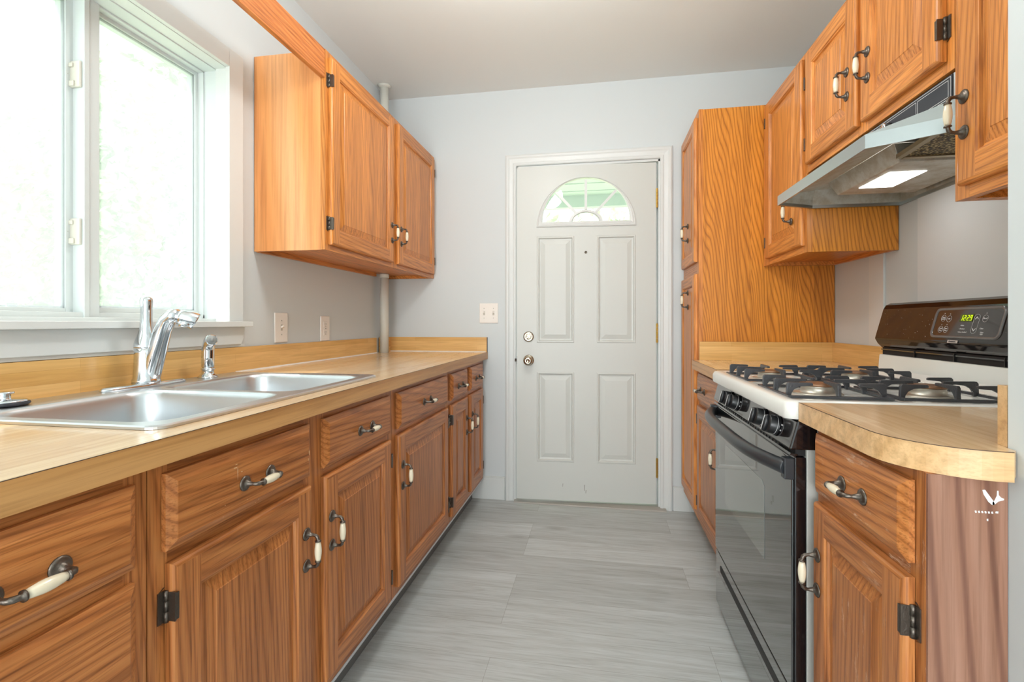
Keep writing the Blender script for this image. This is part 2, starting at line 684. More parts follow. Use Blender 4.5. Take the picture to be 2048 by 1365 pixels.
def rr(cx, cy, hx, hy, r, n=6, z=0.0):
    """rounded rectangle loop"""
    r = max(r, 0.0005)
    pts = []
    for qx, qy, a0 in ((1, 1, 0), (-1, 1, pi / 2), (-1, -1, pi), (1, -1, 3 * pi / 2)):
        for i in range(n + 1):
            a = a0 + (pi / 2) * i / n
            pts.append((cx + qx * (hx - r) + r * math.cos(a), cy + qy * (hy - r) + r * math.sin(a), z))
    return pts


def txt(name, s, size, mat, parent, world, rot, depth=0.0004, bold=False):
    c = bpy.data.curves.new(name, 'FONT')
    c.body = s
    c.size = size
    c.extrude = depth
    c.align_x = 'CENTER'
    c.align_y = 'CENTER'
    c.resolution_u = 3
    tmp = bpy.data.objects.new('tmp', c)
    COL.objects.link(tmp)
    dg = bpy.context.evaluated_depsgraph_get()
    me = bpy.data.meshes.new_from_object(tmp.evaluated_get(dg))
    bpy.data.objects.remove(tmp)
    me.materials.clear()
    me.materials.append(mat)
    return place(me, name, parent, world, rot)


# ------------------------------------------------------------------ room shell
XL, XR, YB, ZC = -1.338, 1.10, 2.987, 2.54
XN, YN = 0.592, 0.835            # corner of the thicker wall at the right foreground
YF = -3.0                        # far end of the room behind the camera

m = MB().box(-1.6, 1.7, YF - 0.1, YB + 0.14, -0.06, 0.0)
struct(m.build('floor', FLOOR), 'grey wood-look vinyl plank floor of the galley kitchen', 'floor')
m = MB().box(-1.6, 1.7, YF - 0.1, YB + 0.14, ZC, ZC + 0.08)
struct(m.build('ceiling', ceil_m), 'off-white painted kitchen ceiling', 'ceiling')
# left wall with the window opening
OY0, OY1, OZ0, OZ1 = 0.36, 1.593, 1.082, 2.034
m = MB()
m.box(XL - 0.16, XL, YF, OY0, 0, ZC).box(XL - 0.16, XL, OY1, YB + 0.14, 0, ZC)
m.box(XL - 0.16, XL, OY0, OY1, 0, OZ0).box(XL - 0.16, XL, OY0, OY1, OZ1, ZC)
struct(m.build('wall_left', wall_m), 'pale grey wall with the window over the sink', 'wall')
# back wall with the door opening
DX0, DX1, DZ = -0.50, 0.358, 2.06
m = MB()
m.box(XL, DX0, YB, YB + 0.14, 0, ZC).box(DX1, XR + 0.02, YB, YB + 0.14, 0, ZC).box(DX0, DX1, YB, YB + 0.14, DZ, ZC)
struct(m.build('wall_back', wall_m), 'pale grey end wall with the entrance door', 'wall')
m = MB().box(XR, XR + 0.12, YN, YB + 0.14, 0, ZC).box(XN, XR + 0.12, YF, YN, 0, ZC)
struct(m.build('wall_right', wall_m), 'pale grey wall behind the range and cabinets', 'wall')
# wall behind the camera, with wide patio opening
m = MB().box(XL - 0.16, -1.15, YF - 0.1, YF, 0, ZC).box(XN - 0.1, XN + 0.1, YF - 0.1, YF, 0, ZC).box(-1.15, XN, YF - 0.1, YF, 2.35, ZC)
struct(m.build('wall_front', wall_m), 'wall behind the photographer with wide opening', 'wall')
# flat panels and battens on the wall behind the range
m = MB().box(XR - 0.004, XR, 0.9, 1.93, 1.0, 2.1)
struct(m.build('trim_1', flat('white_wall_panel', srgb(222, 224, 224), 0.45), None, 0.001), 'smooth white wall panel behind the range', 'wall panel')
m = MB().box(XR - 0.008, XR, 2.13, 2.235, 0.92, 1.45)
struct(m.build('trim_2', trim_m, None, 0.001), 'narrow white batten on wall left of the range', 'trim')

# baseboards
m = MB().box(XL, -0.57, YB - 0.014, YB, 0, 0.135).box(XL, -0.57, YB - 0.010, YB, 0.135, 0.141)
struct(m.build('baseboard_back', trim_m, None, 0.001), 'white baseboard left of the entrance door', 'baseboard')
m = MB().box(0.428, XR, YB - 0.014, YB, 0, 0.135).box(0.428, XR, YB - 0.010, YB, 0.135, 0.141)
struct(m.build('baseboard_right', trim_m, None, 0.001), 'white baseboard right of the entrance door', 'baseboard')

# ------------------------------------------------------------------ entrance door
# casing, jamb and threshold
def casing_profile(wd, t):
    return [(0, 0), (0, t * .55), (wd * .08, t * .72), (wd * .22, t * .72), (wd * .28, t * .6), (wd * .38, t * .62), (wd * .62, t * .80), (wd * .74, t * .98), (wd * .88, t), (wd, t * .80), (wd, 0)]


trim = thing('trim_3', 'white moulded casing around the entrance door', 'door trim', (-0.07, YB, 0), kind='structure')
cw, ct = 0.068, 0.02
IX0, IX1, IZ = -0.498, 0.356, 2.062
pr = casing_profile(cw, ct)
m = MB()
ls = []
for (px, pz, dx, dz) in ((IX0, 0, -1, 0), (IX0, IZ, -1, 1), (IX1, IZ, 1, 1), (IX1, 0, 1, 0)):
    ls.append([(px + dx * a, YB - b, pz + dz * a) for a, b in pr])
m.loops(ls, None, False, True, True)
m.build('casing', trim_m, trim)
m = MB().box(DX0 - 0.0, DX0 + 0.012, YB, YB + 0.12, 0, DZ).box(DX1 - 0.012, DX1, YB, YB + 0.12, 0, DZ).box(DX0, DX1, YB, YB + 0.12, DZ - 0.012, DZ)
m.box(DX0 + 0.012, DX0 + 0.022, YB + 0.045, YB + 0.09, 0, DZ - 0.012).box(DX1 - 0.022, DX1 - 0.012, YB + 0.045, YB + 0.09, 0, DZ - 0.012)
m.build('jamb', trim_m, trim)
m = MB().prism([(YB - 0.045, 0.0), (YB - 0.04, 0.006), (YB, 0.014), (YB + 0.12, 0.014), (YB + 0.12, 0.0)], 'x', DX0 - 0.01, DX1 + 0.03)
m.build('threshold', flat('grey_threshold', srgb(170, 166, 158), 0.5), trim)

# door slab: local frame u along the slab, n into the room
A = Vector((-0.487, 2.938, 0))
B = Vector((0.338, 2.987, 0))
U = (B - A).normalized()
Nn = Vector((U.y, -U.x, 0))      # towards the room
DW, DH, DB = 0.823, 2.013, 0.029


def dp(u, z, n=0.0):
    return tuple(A + U * u + Nn * n + Vector((0, 0, z)))


door = thing('door_1', 'white panelled entrance door with half-round fan window', 'door', tuple(A), kind='structure')


def rect(u0, u1, z0, z1, n):
    return [dp(u0, z0, n), dp(u1, z0, n), dp(u1, z1, n), dp(u0, z1, n)]


T = -0.044
Z0, Z1 = DB, DB + DH
panels = [(0.120, 0.344, 0.976, 1.618), (0.478, 0.706, 0.976, 1.618), (0.120, 0.344, 0.258, 0.800), (0.478, 0.706, 0.258, 0.800)]
m = MB()
# front skin as a grid of cells with holes for the panels and fan light
us = [0, 0.120, 0.344, 0.478, 0.706, DW]
zs = [Z0, 0.258, 0.800, 0.976, 1.618, 1.672]
for i in range(5):
    for j in range(5):
        hole = (i in (1, 3)) and (j in (1, 3))
        if not hole:
            m.add(rect(us[i], us[i + 1], zs[j], zs[j + 1], 0), [(0, 1, 2, 3)])
for (u0, u1, z0, z1) in panels:
    L = []
    for ins, dep in ((0, 0), (0.004, 0.003), (0.010, 0.003), (0.016, -0.006), (0.024, -0.007), (0.050, -0.0015), (0.054, -0.0015)):
        L.append(rect(u0 + ins, u1 - ins, z0 + ins, z1 - ins, dep))
    m.loops(L, None, False, False, True)
# fan light surround: skin above z=1.672 with half-round hole
FC, FZ, FR = 0.413, 1.685, 0.285
N = 32
inner = [dp(FC + FR * math.cos(pi * i / N), FZ + FR * math.sin(pi * i / N), 0) for i in range(N + 1)]
outer = []
for i in range(N + 1):
    a = pi * i / N
    c_, s_ = math.cos(a), math.sin(a)
    tx = (DW - FC) / c_ if c_ > 1e-6 else (-FC / c_ if c_ < -1e-6 else 1e9)
    tz = (Z1 - FZ) / s_ if s_ > 1e-6 else 1e9
    t_ = min(tx, tz)
    outer.append(dp(FC + t_ * c_, FZ + t_ * s_, 0))
m.loops([inner, outer], None, False, closed=False)
m.add([dp(DW, Z1, 0), outer[0], outer[1]], [])
# fill missing corners
for (cu, idx) in ((DW, None), (0.0, None)):
    best = min(range(N), key=lambda i: 0)
for i in range(N):
    o1, o2 = Vector(outer[i]), Vector(outer[i + 1])
    if abs(o1.z - Z1) > 1e-4 and abs(o2.z - Z1) < 1e-4:
        m.add([outer[i], dp(DW, Z1, 0), outer[i + 1]], [(0, 1, 2)])
    if abs(o1.z - Z1) < 1e-4 and abs(o2.z - Z1) > 1e-4:
        m.add([outer[i], dp(0, Z1, 0), outer[i + 1]], [(0, 1, 2)])
m.add(rect(0, DW, 1.672, FZ, 0), [(0, 1, 2, 3)])
# hole wall, sides, back skin
m.loops([inner, [dp(FC + FR * math.cos(pi * i / N), FZ + FR * math.sin(pi * i / N), T) for i in range(N + 1)]], closed=False)
m.add([dp(FC - FR, FZ, 0), dp(FC + FR, FZ, 0), dp(FC + FR, FZ, T), dp(FC - FR, FZ, T)], [(0, 1, 2, 3)])
m.loops([rect(0, DW, Z0, Z1, 0), rect(0, DW, Z0, Z1, T)])
m.add(rect(0, DW, Z0, FZ, T), [(0, 1, 2, 3)])
m.loops([[dp(FC + FR * math.cos(pi * i / N), FZ + FR * math.sin(pi * i / N), T) for i in range(N + 1)], [tuple(Vector(p) + Nn * T) for p in outer]], closed=False)
m.build('slab', door_m, door)


def halfloop(r, n, z=FZ):
    return [dp(FC + r * math.cos(pi * i / N), z + r * math.sin(pi * i / N), n) for i in range(N + 1)]


# moulded frame of the fan light
m = MB()
prof = [(0.295, 0.0), (0.294, 0.007), (0.287, 0.010), (0.281, 0.007), (0.274, 0.009), (0.262, 0.006), (0.259, -0.002), (0.259, -0.01)]
ls = []
for r, n_ in prof:
    ins = 0.295 - r
    lp = halfloop(r, n_, FZ - 0.012 + ins * 0.9)
    ls.append(lp + [dp(FC - r + 0.002, FZ - 0.012 + ins * 0.9, n_), dp(FC + r - 0.002, FZ - 0.012 + ins * 0.9, n_)])
m.loops(ls)
m.build('fan_window_frame', trim_m, door)
# muntins
m = MB()
gz = FZ + 0.019
for a in (pi / 2, pi * 0.262, pi * 0.738):
    d = Vector((math.cos(a), math.sin(a)))
    q = Vector((-d.y, d.x)) * 0.0075
    r0, r1 = 0.082, 0.262
    c4 = []
    for rr_, sg in ((r0, 1), (r1, 1), (r1, -1), (r0, -1)):
        c4.append((FC + d.x * rr_ + q.x * sg, gz - 0.012 + d.y * rr_ + q.y * sg))
    m.loops([[dp(u_, z_, -0.006) for u_, z_ in c4], [dp(u_, z_, 0.005) for u_, z_ in c4]], None, False, True, True)
ls = []
for r, n_ in ((0.100, -0.006), (0.100, 0.005), (0.084, 0.006), (0.078, -0.002), (0.078, -0.006)):
    ls.append([dp(FC + r * math.cos(pi * i / N), gz - 0.004 + r * 0.72 * math.sin(pi * i / N), n_) for i in range(N + 1)])
m.loops(ls, closed=False)
m.build('muntin_bars', trim_m, door)
m = MB()
lp = halfloop(0.262, -0.015) + []
m.add(lp, [tuple(range(N + 1))])
m.build('fan_window_glass', glass, door)
# knob, deadbolt, peephole, hinges, latch
rotd = math.atan2(U.y, U.x)


def knobset(name, u, z, prof, mat, parent=door, sy=1.0):
    m_ = MB()
    ls_ = []
    for r, h in prof:
        ls_.append([dp(u + r * math.cos(2 * pi * i / 28), z + r * math.sin(2 * pi * i / 28), h) for i in range(28)])
    m_.loops(ls_, None, True, True, True)
    return m_.build(name, mat, parent)


kb = knobset('door_knob', 0.070, 0.869, [(0.033, 0), (0.033, 0.004), (0.029, 0.008), (0.014, 0.010), (0.012, 0.024), (0.018, 0.030), (0.026, 0.038), (0.0285, 0.048), (0.026, 0.058), (0.018, 0.063), (0.010, 0.064), (0.009, 0.062), (0.001, 0.062)], nickel)
db = knobset('deadbolt', 0.070, 1.012, [(0.032, 0), (0.032, 0.005), (0.028, 0.010), (0.022, 0.012), (0.020, 0.010), (0.018, 0.011), (0.001, 0.011)], nickel)
m = MB()
ang = math.radians(35)
dd = Vector((math.cos(ang), math.sin(ang)))
qq = Vector((-dd.y, dd.x))
c4 = [(0.070 + dd.x * a + qq.x * b, 1.012 + dd.y * a + qq.y * b) for a, b in ((-0.017, -0.004), (0.017, -0.006), (0.017, 0.006), (-0.017, 0.004))]
m.loops([[dp(a, b, 0.010) for a, b in c4], [dp(a, b, 0.024) for a, b in c4]], None, False, True, True)
m.build('thumb_turn', nickel, db, 0.002)
knobset('peephole', 0.413, 1.518, [(0.008, 0), (0.008, 0.003), (0.005, 0.004), (0.004, 0.002), (0.0005, 0.002)], flat('peephole_metal', srgb(110, 104, 92), 0.3, 0.9))
m = MB()
m.loops([[dp(-0.003, 0.845, -0.005), dp(0.001, 0.845, -0.005), dp(0.001, 0.893, -0.005), dp(-0.003, 0.893, -0.005)], [dp(-0.003, 0.845, -0.03), dp(0.001, 0.845, -0.03), dp(0.001, 0.893, -0.03), dp(-0.003, 0.893, -0.03)]], None, False, True, True)
m.loops([[dp(-0.016, 0.860, -0.012), dp(0.0, 0.860, -0.008), dp(0.0, 0.878, -0.008), dp(-0.016, 0.878, -0.012)], [dp(-0.014, 0.860, -0.022), dp(0.0, 0.860, -0.026), dp(0.0, 0.878, -0.026), dp(-0.014, 0.878, -0.022)]], None, False, True, True)
m.build('latch', flat('dark_nickel', srgb(110, 108, 104), 0.3, 1.0), door)
for zc in (1.830, 1.036, 0.242):
    m = MB()
    for k_ in range(5):
        z_ = zc - 0.055 + k_ * 0.022
        ls_ = [[dp(DW + 0.004 + 0.0065 * math.cos(2 * pi * i / 14), z_ + dz_, 0.004 + 0.0065 * math.sin(2 * pi * i / 14)) for i in range(14)] for dz_ in (0.0006, 0.0214)]
        m.loops(ls_, None, False, True, True)
    for dz_ in (-0.058, 0.055):
        m.loops([[dp(DW + 0.004 + 0.0045 * math.cos(2 * pi * i / 14), zc + dz_ + e, 0.004 + 0.0045 * math.sin(2 * pi * i / 14)) for i in range(14)] for e in (0, 0.003)], None, False, True, True)
    m.build('hinge', brass, door)
# scuffs on the door
m = MB()
for (u_, z_, w_, h_) in ((0.404, 0.090, 0.0022, 0.036), (0.412, 0.075, 0.002, 0.020), (0.275, 0.11, 0.0014, 0.02)):
    m.add([dp(u_, z_, 0.0004), dp(u_ + w_, z_, 0.0004), dp(u_ + w_ + 0.002, z_ + h_, 0.0004), dp(u_ + 0.001, z_ + h_, 0.0004)], [(0, 1, 2, 3)])
m.build('scuff_marks', flat('scuff', srgb(120, 112, 100), 0.6), door)

# ------------------------------------------------------------------ window
win = thing('window_1', 'white vinyl casement window over the kitchen sink', 'window', (XL, 0.97, OZ0), kind='structure')
WY0, WY1 = 0.378, 1.575
# casing (head and side legs)
m = MB()
t = XL + 0.018
m.box(XL, t, WY1, 1.645, 1.102, 2.097).box(XL, t, WY0 - 0.07, WY0, 1.102, 2.097).box(XL, t, WY0, WY1, 2.030, 2.097)
m.build('casing', trim_m, win, 0.0015)
m = MB().box(XL - 0.10, XL + 0.050, WY0 - 0.085, 1.659, OZ0 - 0.0, 1.102)
m.build('stool', trim_m, win, 0.002)
m = MB().prism([(WY0 - 0.06, 1.017), (1.632, 1.017), (1.645, 1.035), (1.652, 1.082), (WY0 - 0.08, 1.082)], 'x', XL, XL + 0.020)
m.build('apron', trim_m, win, 0.002)
m = MB().box(XL, XL + 0.012, 0.3, 1.66, 1.007, 1.019)
m.build('trim_strip', trim_m, win, 0.001)
# reveal boards
m = MB()
m.box(XL - 0.045, XL + 0.001, OY1 - 0.012, OY1, 1.102, OZ1).box(XL - 0.045, XL + 0.001, OY0, OY0 + 0.012, 1.102, OZ1)
m.box(XL - 0.045, XL + 0.001, OY0, OY1, OZ1 - 0.006, OZ1)
m.build('reveal', trim_m, win)
# vinyl frame
xf0, xf1 = -1.50, -1.383
m = MB()
m.box(xf0, xf1, OY1 - 0.008, OY1, 1.102, OZ1).box(xf0, xf1, OY0, OY0 + 0.012, 1.102, OZ1).box(xf0, xf1, OY0, OY1, OZ1 - 0.010, OZ1).box(xf0, xf1, OY0, OY1, 1.10, 1.112)
m.box(xf0, -1.434, OY1 - 0.014, OY1 - 0.008, 1.112, OZ1 - 0.01).box(xf0, -1.434, OY0 + 0.012, OY1 - 0.008, OZ1 - 0.016, OZ1 - 0.010).box(xf0, -1.434, OY0 + 0.012, OY1 - 0.008, 1.112, 1.127)
m.build('window_frame', vinyl, win, 0.001)
m = MB().box(xf0, -1.4285, 1.152, 1.166, 1.102, OZ1 - 0.005).box(xf0, -1.4315, 1.166, 1.197, 1.102, OZ1 - 0.005)
m.build('mullion', vinyl, win, 0.001)


def sash(y0, y1, z0, z1, x, st, name_glass=True):
    m_ = MB()
    m_.box(x - 0.035, x, y0, y0 + st, z0, z1).box(x - 0.035, x, y1 - st, y1, z0, z1)
    m_.box(x - 0.035, x, y0 + st, y1 - st, z0, z0 + st * 1.3).box(x - 0.035, x, y0 + st, y1 - st, z1 - st, z1)
    # glazing bead
    b = 0.006
    x2 = x - 0.010
    yy0, yy1, zz0, zz1 = y0 + st, y1 - st, z0 + st * 1.3, z1 - st
    m_.box(x2 - 0.02, x2, yy0, yy0 + b, zz0, zz1).box(x2 - 0.02, x2, yy1 - b, yy1, zz0, zz1).box(x2 - 0.02, x2, yy0, yy1, zz0, zz0 + b).box(x2 - 0.02, x2, yy0, yy1, zz1 - b, zz1)
    s_ = m_.build('sash', vinyl, win, 0.0008)
    g_ = MB()
    g_.box(x - 0.026, x - 0.023, yy0, yy1, zz0, zz1)
    g_.build('glass_pane', glass, s_)
    return s_


s1 = sash(1.196, 1.579, 1.127, 2.018, -1.455, 0.012)
s2 = sash(0.372, 1.153, 1.112, 2.022, -1.468, 0.020)
m = MB().box(-1.462, -1.4605, 1.208, 1.567, 1.143, 2.006)
sc1 = m.build('insect_screen', screen_m, s1)
m = MB().box(-1.474, -1.4725, 0.392, 1.133, 1.138, 2.002)
sc2 = m.build('insect_screen', screen_m, s2)
for zc in (1.800, 1.356):
    m = MB()
    m.box(-1.470, -1.436, 1.1445, 1.152, zc - 0.038, zc + 0.036)
    m.box(-1.478, -1.456, 1.140, 1.1475, zc + 0.018, zc + 0.030).box(-1.478, -1.452, 1.140, 1.1475, zc - 0.036, zc - 0.020)
    lt = m.build('latch', flat('almond_latch_plastic', srgb(208, 204, 192), 0.4), win, 0.002)
    m = MB()
    m.tube([(-1.482, 1.139, zc + 0.046), (-1.482, 1.137, zc + 0.030), (-1.476, 1.137, zc + 0.012), (-1.470, 1.139, zc - 0.004)], [0.005, 0.006, 0.005, 0.003], sy=0.6)
    m.build('latch_lever', flat('grey_latch_lever', srgb(186, 184, 176), 0.4), lt)
m = MB().box(-1.470, -1.458, 0.93, 1.005, 1.116, 1.128)
m.build('operator_cover', vinyl, win, 0.002)

# ------------------------------------------------------------------ hardware shared by the cabinets
def build_only(mb, name, mat):
    o = mb.build(name, mat)
    me = o.data
    bpy.data.objects.remove(o)
    return me


H = 0.038
m = MB()
c = (0, 0, 0)
m.tube([(0.0, 0, 0), (0.0015, 0, 0), (0.0035, 0, 0), (0.0040, 0, 0), (0.0055, 0, 0), (0.018, 0, 0), (0.0245, 0, -0.0012), (0.0285, 0, -0.005), (0.0300, 0, -0.010), (0.0303, 0, -0.0120), (0.0304, 0, -0.0125), (0.0305, 0, -0.0150), (0.0305, 0, -0.0155)],
       [0.0150, 0.0150, 0.0126, 0.0108, 0.0062, 0.0034, 0.0040, 0.0044, 0.0040, 0.0042, 0.0072, 0.0072, 0.0050], None, 18, up=(0, 1, 0))
MOUNT = build_only(m, 'handle_mount', bronze)
m = MB()
L_ = 0.0225
m.lathe([(0.0052, -L_), (0.0066, -L_ * 0.75), (0.0080, -L_ * 0.3), (0.0083, 0), (0.0080, L_ * 0.3), (0.0066, L_ * 0.75), (0.0052, L_)], (0.0305, 0, 0), 'z', None, 18)
GRIP = build_only(m, 'handle_grip', ivory)
# hinge: frame leaf beside the door (+y side), knuckle, leaf wrapping on the door edge
m = MB()
m.box(0.0, 0.0022, 0.001, 0.013, -0.026, 0.026)
m.add([(0.0, 0.001, -0.031), (0.0, 0.010, -0.026), (0.0022, 0.010, -0.026), (0.0022, 0.001, -0.031), (0.0, 0.001, 0.031), (0.0, 0.010, 0.026), (0.0022, 0.010, 0.026), (0.0022, 0.001, 0.031)], [(0, 1, 2, 3), (4, 7, 6, 5)])
m.lathe([(0.0042, -0.026), (0.0042, -0.009)], (0.0045, 0.0, 0), 'z', None, 12)
m.lathe([(0.0042, 0.009), (0.0042, 0.026)], (0.0045, 0.0, 0), 'z', None, 12)
m.lathe([(0.0036, -0.009), (0.0036, 0.009)], (0.0045, 0.0, 0), 'z', None, 12)
m.box(0.001, 0.021, -0.0030, -0.0005, -0.024, 0.024)
m.box(0.0185, 0.0210, -0.009, -0.0015, -0.022, 0.022)
HINGE = build_only(m, 'cabinet_hinge', bronze)


def handle(parent, x, y, z, side, vertical=True):
    """side +1: face looks to +X (left run); -1: face looks to -X"""
    rot = Matrix.Rotation(0 if side > 0 else pi, 4, 'Z')
    if not vertical:
        rot = rot @ Matrix.Rotation(pi / 2, 4, 'X')
    e = rot.to_euler()
    ax = Vector((0, 0, 1)) if vertical else (rot @ Vector((0, 0, 1)))
    p = Vector((x, y, z))
    place(MOUNT, 'handle_mount', parent, p + ax * H, e)
    place(MOUNT, 'handle_mount', parent, p - ax * H, (rot @ Matrix.Rotation(pi, 4, 'X')).to_euler())
    place(GRIP, 'handle_grip', parent, p, e)


def hinge(parent, x, y, z, side, toward):
    """toward: sign of Y of the frame leaf"""
    if side > 0:
        sc = 1 if toward > 0 else -1
        o = place(HINGE, 'hinge', parent, (x, y, z), (0, 0, 0))
        o.scale = (1, sc, 1)
    else:
        sc = -1 if toward > 0 else 1
        o = place(HINGE, 'hinge', parent, (x, y, z), (0, 0, pi))
        o.scale = (1, sc, 1)


def slab_door(x, y0, y1, z0, z1, side, mz, my, parent, thick=0.018, fw=0.057, raised=True, name='door'):
    """raised-panel door; x = plane of the face frame, the door stands proud of it"""
    def P(a, b, w_):
        return (x + side * w_, y0 + a, z0 + b)
    Wd, Hd = y1 - y0, z1 - z0
    m_ = MB()

    def ring(i, w_):
        return [P(i, i, w_), P(Wd - i, i, w_), P(Wd - i, Hd - i, w_), P(i, Hd - i, w_)]

    def bridge(l0, l1, smooth=False):
        # sides: bottom(0-1) rail, right(1-2) stile, top(2-3) rail, left(3-0) stile
        for q in range(4):
            p = (q + 1) % 4
            m_.add([l0[q], l0[p], l1[p], l1[q]], [(0, 1, 2, 3)], my if q in (0, 2) else mz, smooth)
    t_ = thick
    e = 0.0085
    prof_ = [(0, 0.001), (0, t_ - 0.008), (0.0012, t_ - 0.0045), (0.0040, t_ - 0.0016), (e, t_)]
    rs = [ring(i, w_) for i, w_ in prof_]
    for a_, b_ in zip(rs, rs[1:]):
        bridge(a_, b_, False)
    m_.add(rs[0], [(0, 1, 2, 3)], mz)
    f_ = fw
    # flat frame: stiles run full height
    m_.add([P(e, e, t_), P(f_, e, t_), P(f_, Hd - e, t_), P(e, Hd - e, t_)], [(0, 1, 2, 3)], mz)
    m_.add([P(Wd - f_, e, t_), P(Wd - e, e, t_), P(Wd - e, Hd - e, t_), P(Wd - f_, Hd - e, t_)], [(0, 1, 2, 3)], mz)
    m_.add([P(f_, e, t_), P(Wd - f_, e, t_), P(Wd - f_, f_, t_), P(f_, f_, t_)], [(0, 1, 2, 3)], my)
    m_.add([P(f_, Hd - f_, t_), P(Wd - f_, Hd - f_, t_), P(Wd - f_, Hd - e, t_), P(f_, Hd - e, t_)], [(0, 1, 2, 3)], my)
    pr_ = [(f_, t_), (f_ + 0.0025, t_ - 0.0035), (f_ + 0.005, t_ - 0.0040), (f_ + 0.0075, t_ - 0.0095), (f_ + 0.012, t_ - 0.0095)]
    rs = [ring(i, w_) for i, w_ in pr_]
    for a_, b_ in zip(rs, rs[1:]):
        bridge(a_, b_)
    # raised field in upright grain
    pf = [(f_ + 0.012, t_ - 0.0095), (f_ + 0.036, t_ - 0.0025), (f_ + 0.0375, t_ - 0.0012)]
    rs = [ring(i, w_) for i, w_ in pf]
    for a_, b_ in zip(rs, rs[1:]):
        for q in range(4):
            p = (q + 1) % 4
            m_.add([a_[q], a_[p], b_[p], b_[q]], [(0, 1, 2, 3)], mz)
    m_.add(rs[-1], [(0, 1, 2, 3)], mz)
    return m_.build(name, None, parent)


def drawer_front(x, y0, y1, z0, z1, side, my, parent, thick=0.018, name='drawer'):
    def ring(i, w_):
        return [(x + side * w_, y0 + i, z0 + i), (x + side * w_, y1 - i, z0 + i), (x + side * w_, y1 - i, z1 - i), (x + side * w_, y0 + i, z1 - i)]
    m_ = MB()
    m_.loops([ring(i, w_) for i, w_ in [(0, 0.001), (0, thick - 0.0085), (0.003, thick - 0.0065), (0.0145, thick - 0.0005), (0.016, thick)]], my, False, True, True)
    return m_.build(name, my, parent)


def carcass(parent, x_frame, x_wall, y0, y1, z0, z1, side, mat, toe=True, end0=None, end1=None):
    """hollow box behind the face frame (sides, bottom, back rail, toe kick)"""
    xi = x_frame - side * 0.019
    a, b = sorted((xi, x_wall))
    m_ = MB()
    m_.box(a, b, y0 + 0.001, y0 + 0.016, z0, z1, end0 or mat)
    m_.box(a, b, y1 - 0.016, y1 - 0.001, z0, z1, end1 or mat)
    m_.box(a, b, y0 + 0.016, y1 - 0.016, z0 + 0.012, z0 + 0.024, mat)
    c0, c1 = sorted((x_wall, x_wall + side * 0.006))
    m_.box(c0, c1, y0 + 0.016, y1 - 0.016, z0, z1, mat)
    return m_.build('carcass', None, parent)


def face_frame(parent, x, y0, y1, z0, z1, side, mz, my, opens, st=0.035):
    """frame board with openings; opens = list of (ya,yb,za,zb). built as a cell grid"""
    ys = sorted(set([y0, y1] + [o[0] for o in opens] + [o[1] for o in opens]))
    zs_ = sorted(set([z0, z1] + [o[2] for o in opens] + [o[3] for o in opens]))
    m_ = MB()
    a, b = sorted((x, x - side * 0.019))
    allz = [o for o in opens]
    for i in range(len(ys) - 1):
        for j in range(len(zs_) - 1):
            yc, zc_ = (ys[i] + ys[i + 1]) / 2, (zs_[j] + zs_[j + 1]) / 2
            if any(o[0] < yc < o[1] and o[2] < zc_ < o[3] for o in opens):
                continue
            rail = any(o[0] < yc < o[1] for o in opens)
            m_.box(a, b, ys[i], ys[i + 1], zs_[j], zs_[j + 1], my if rail else mz)
    return m_.build('face_frame', None, parent)


# ------------------------------------------------------------------ left base cabinets
XFL, XDL = -0.706, -0.688
XWL = XL + 0.003
ZT = 0.871


def base_unit_left(y0, y1, name, label, cat, doors, drawers, mz=base_z, my=base_y, end0=None):
    """doors: (y0,y1,handle_y or None,hinge_side) ; drawers: (y0,y1,z0,z1,handle)"""
    t_ = thing(name, label, cat, (XFL - 0.3, (y0 + y1) / 2, 0), 'base cabinets under the sink counter')
    opens = []
    for d in doors:
        opens.append((d[0] + 0.012, d[1] - 0.012, 0.178, 0.688))
    for d in drawers:
        opens.append((d[0] + 0.012, d[1] - 0.012, d[2] + 0.012, d[3] - 0.012))
    face_frame(t_, XFL, y0, y1, 0.135, ZT, 1, mz, my, opens)
    carcass(t_, XFL, XWL, y0, y1, 0.135, ZT - 0.001, 1, dark_in)
    m_ = MB().box(-0.79, -0.775, y0, y1, 0, 0.135).box(XWL, -0.79, y0 + 0.002, y0 + 0.014, 0, 0.135).box(XWL, -0.79, y1 - 0.014, y1 - 0.002, 0, 0.135)
    m_.build('toe_kick', flat('grey_toe_kick', srgb(112, 112, 112), 0.6), t_)
    m_ = MB().box(XFL - 0.019, XFL + 0.002, y0, y1, 0.126, 0.135)
    m_.build('bottom_trim', flat('pale_bottom_edge', srgb(206, 210, 214), 0.5), t_)
    for d in doors:
        dr = slab_door(XFL, d[0], d[1], 0.165, 0.700, 1, mz, my, t_)
        handle(dr, XDL, d[2], 0.553, 1)
        hy, tw = (d[0], -1) if d[3] < 0 else (d[1], 1)
        for hz_ in (0.63, 0.235):
            hinge(dr, XFL, hy + 0.001 * tw, hz_, 1, tw)
    for d in drawers:
        dr = drawer_front(XFL, d[0], d[1], d[2], d[3], 1, my, t_)
        handle(dr, XDL, (d[0] + d[1]) / 2 if len(d) < 5 else d[4], (d[2] + d[3]) / 2 - 0.006, 1, False)
    return t_


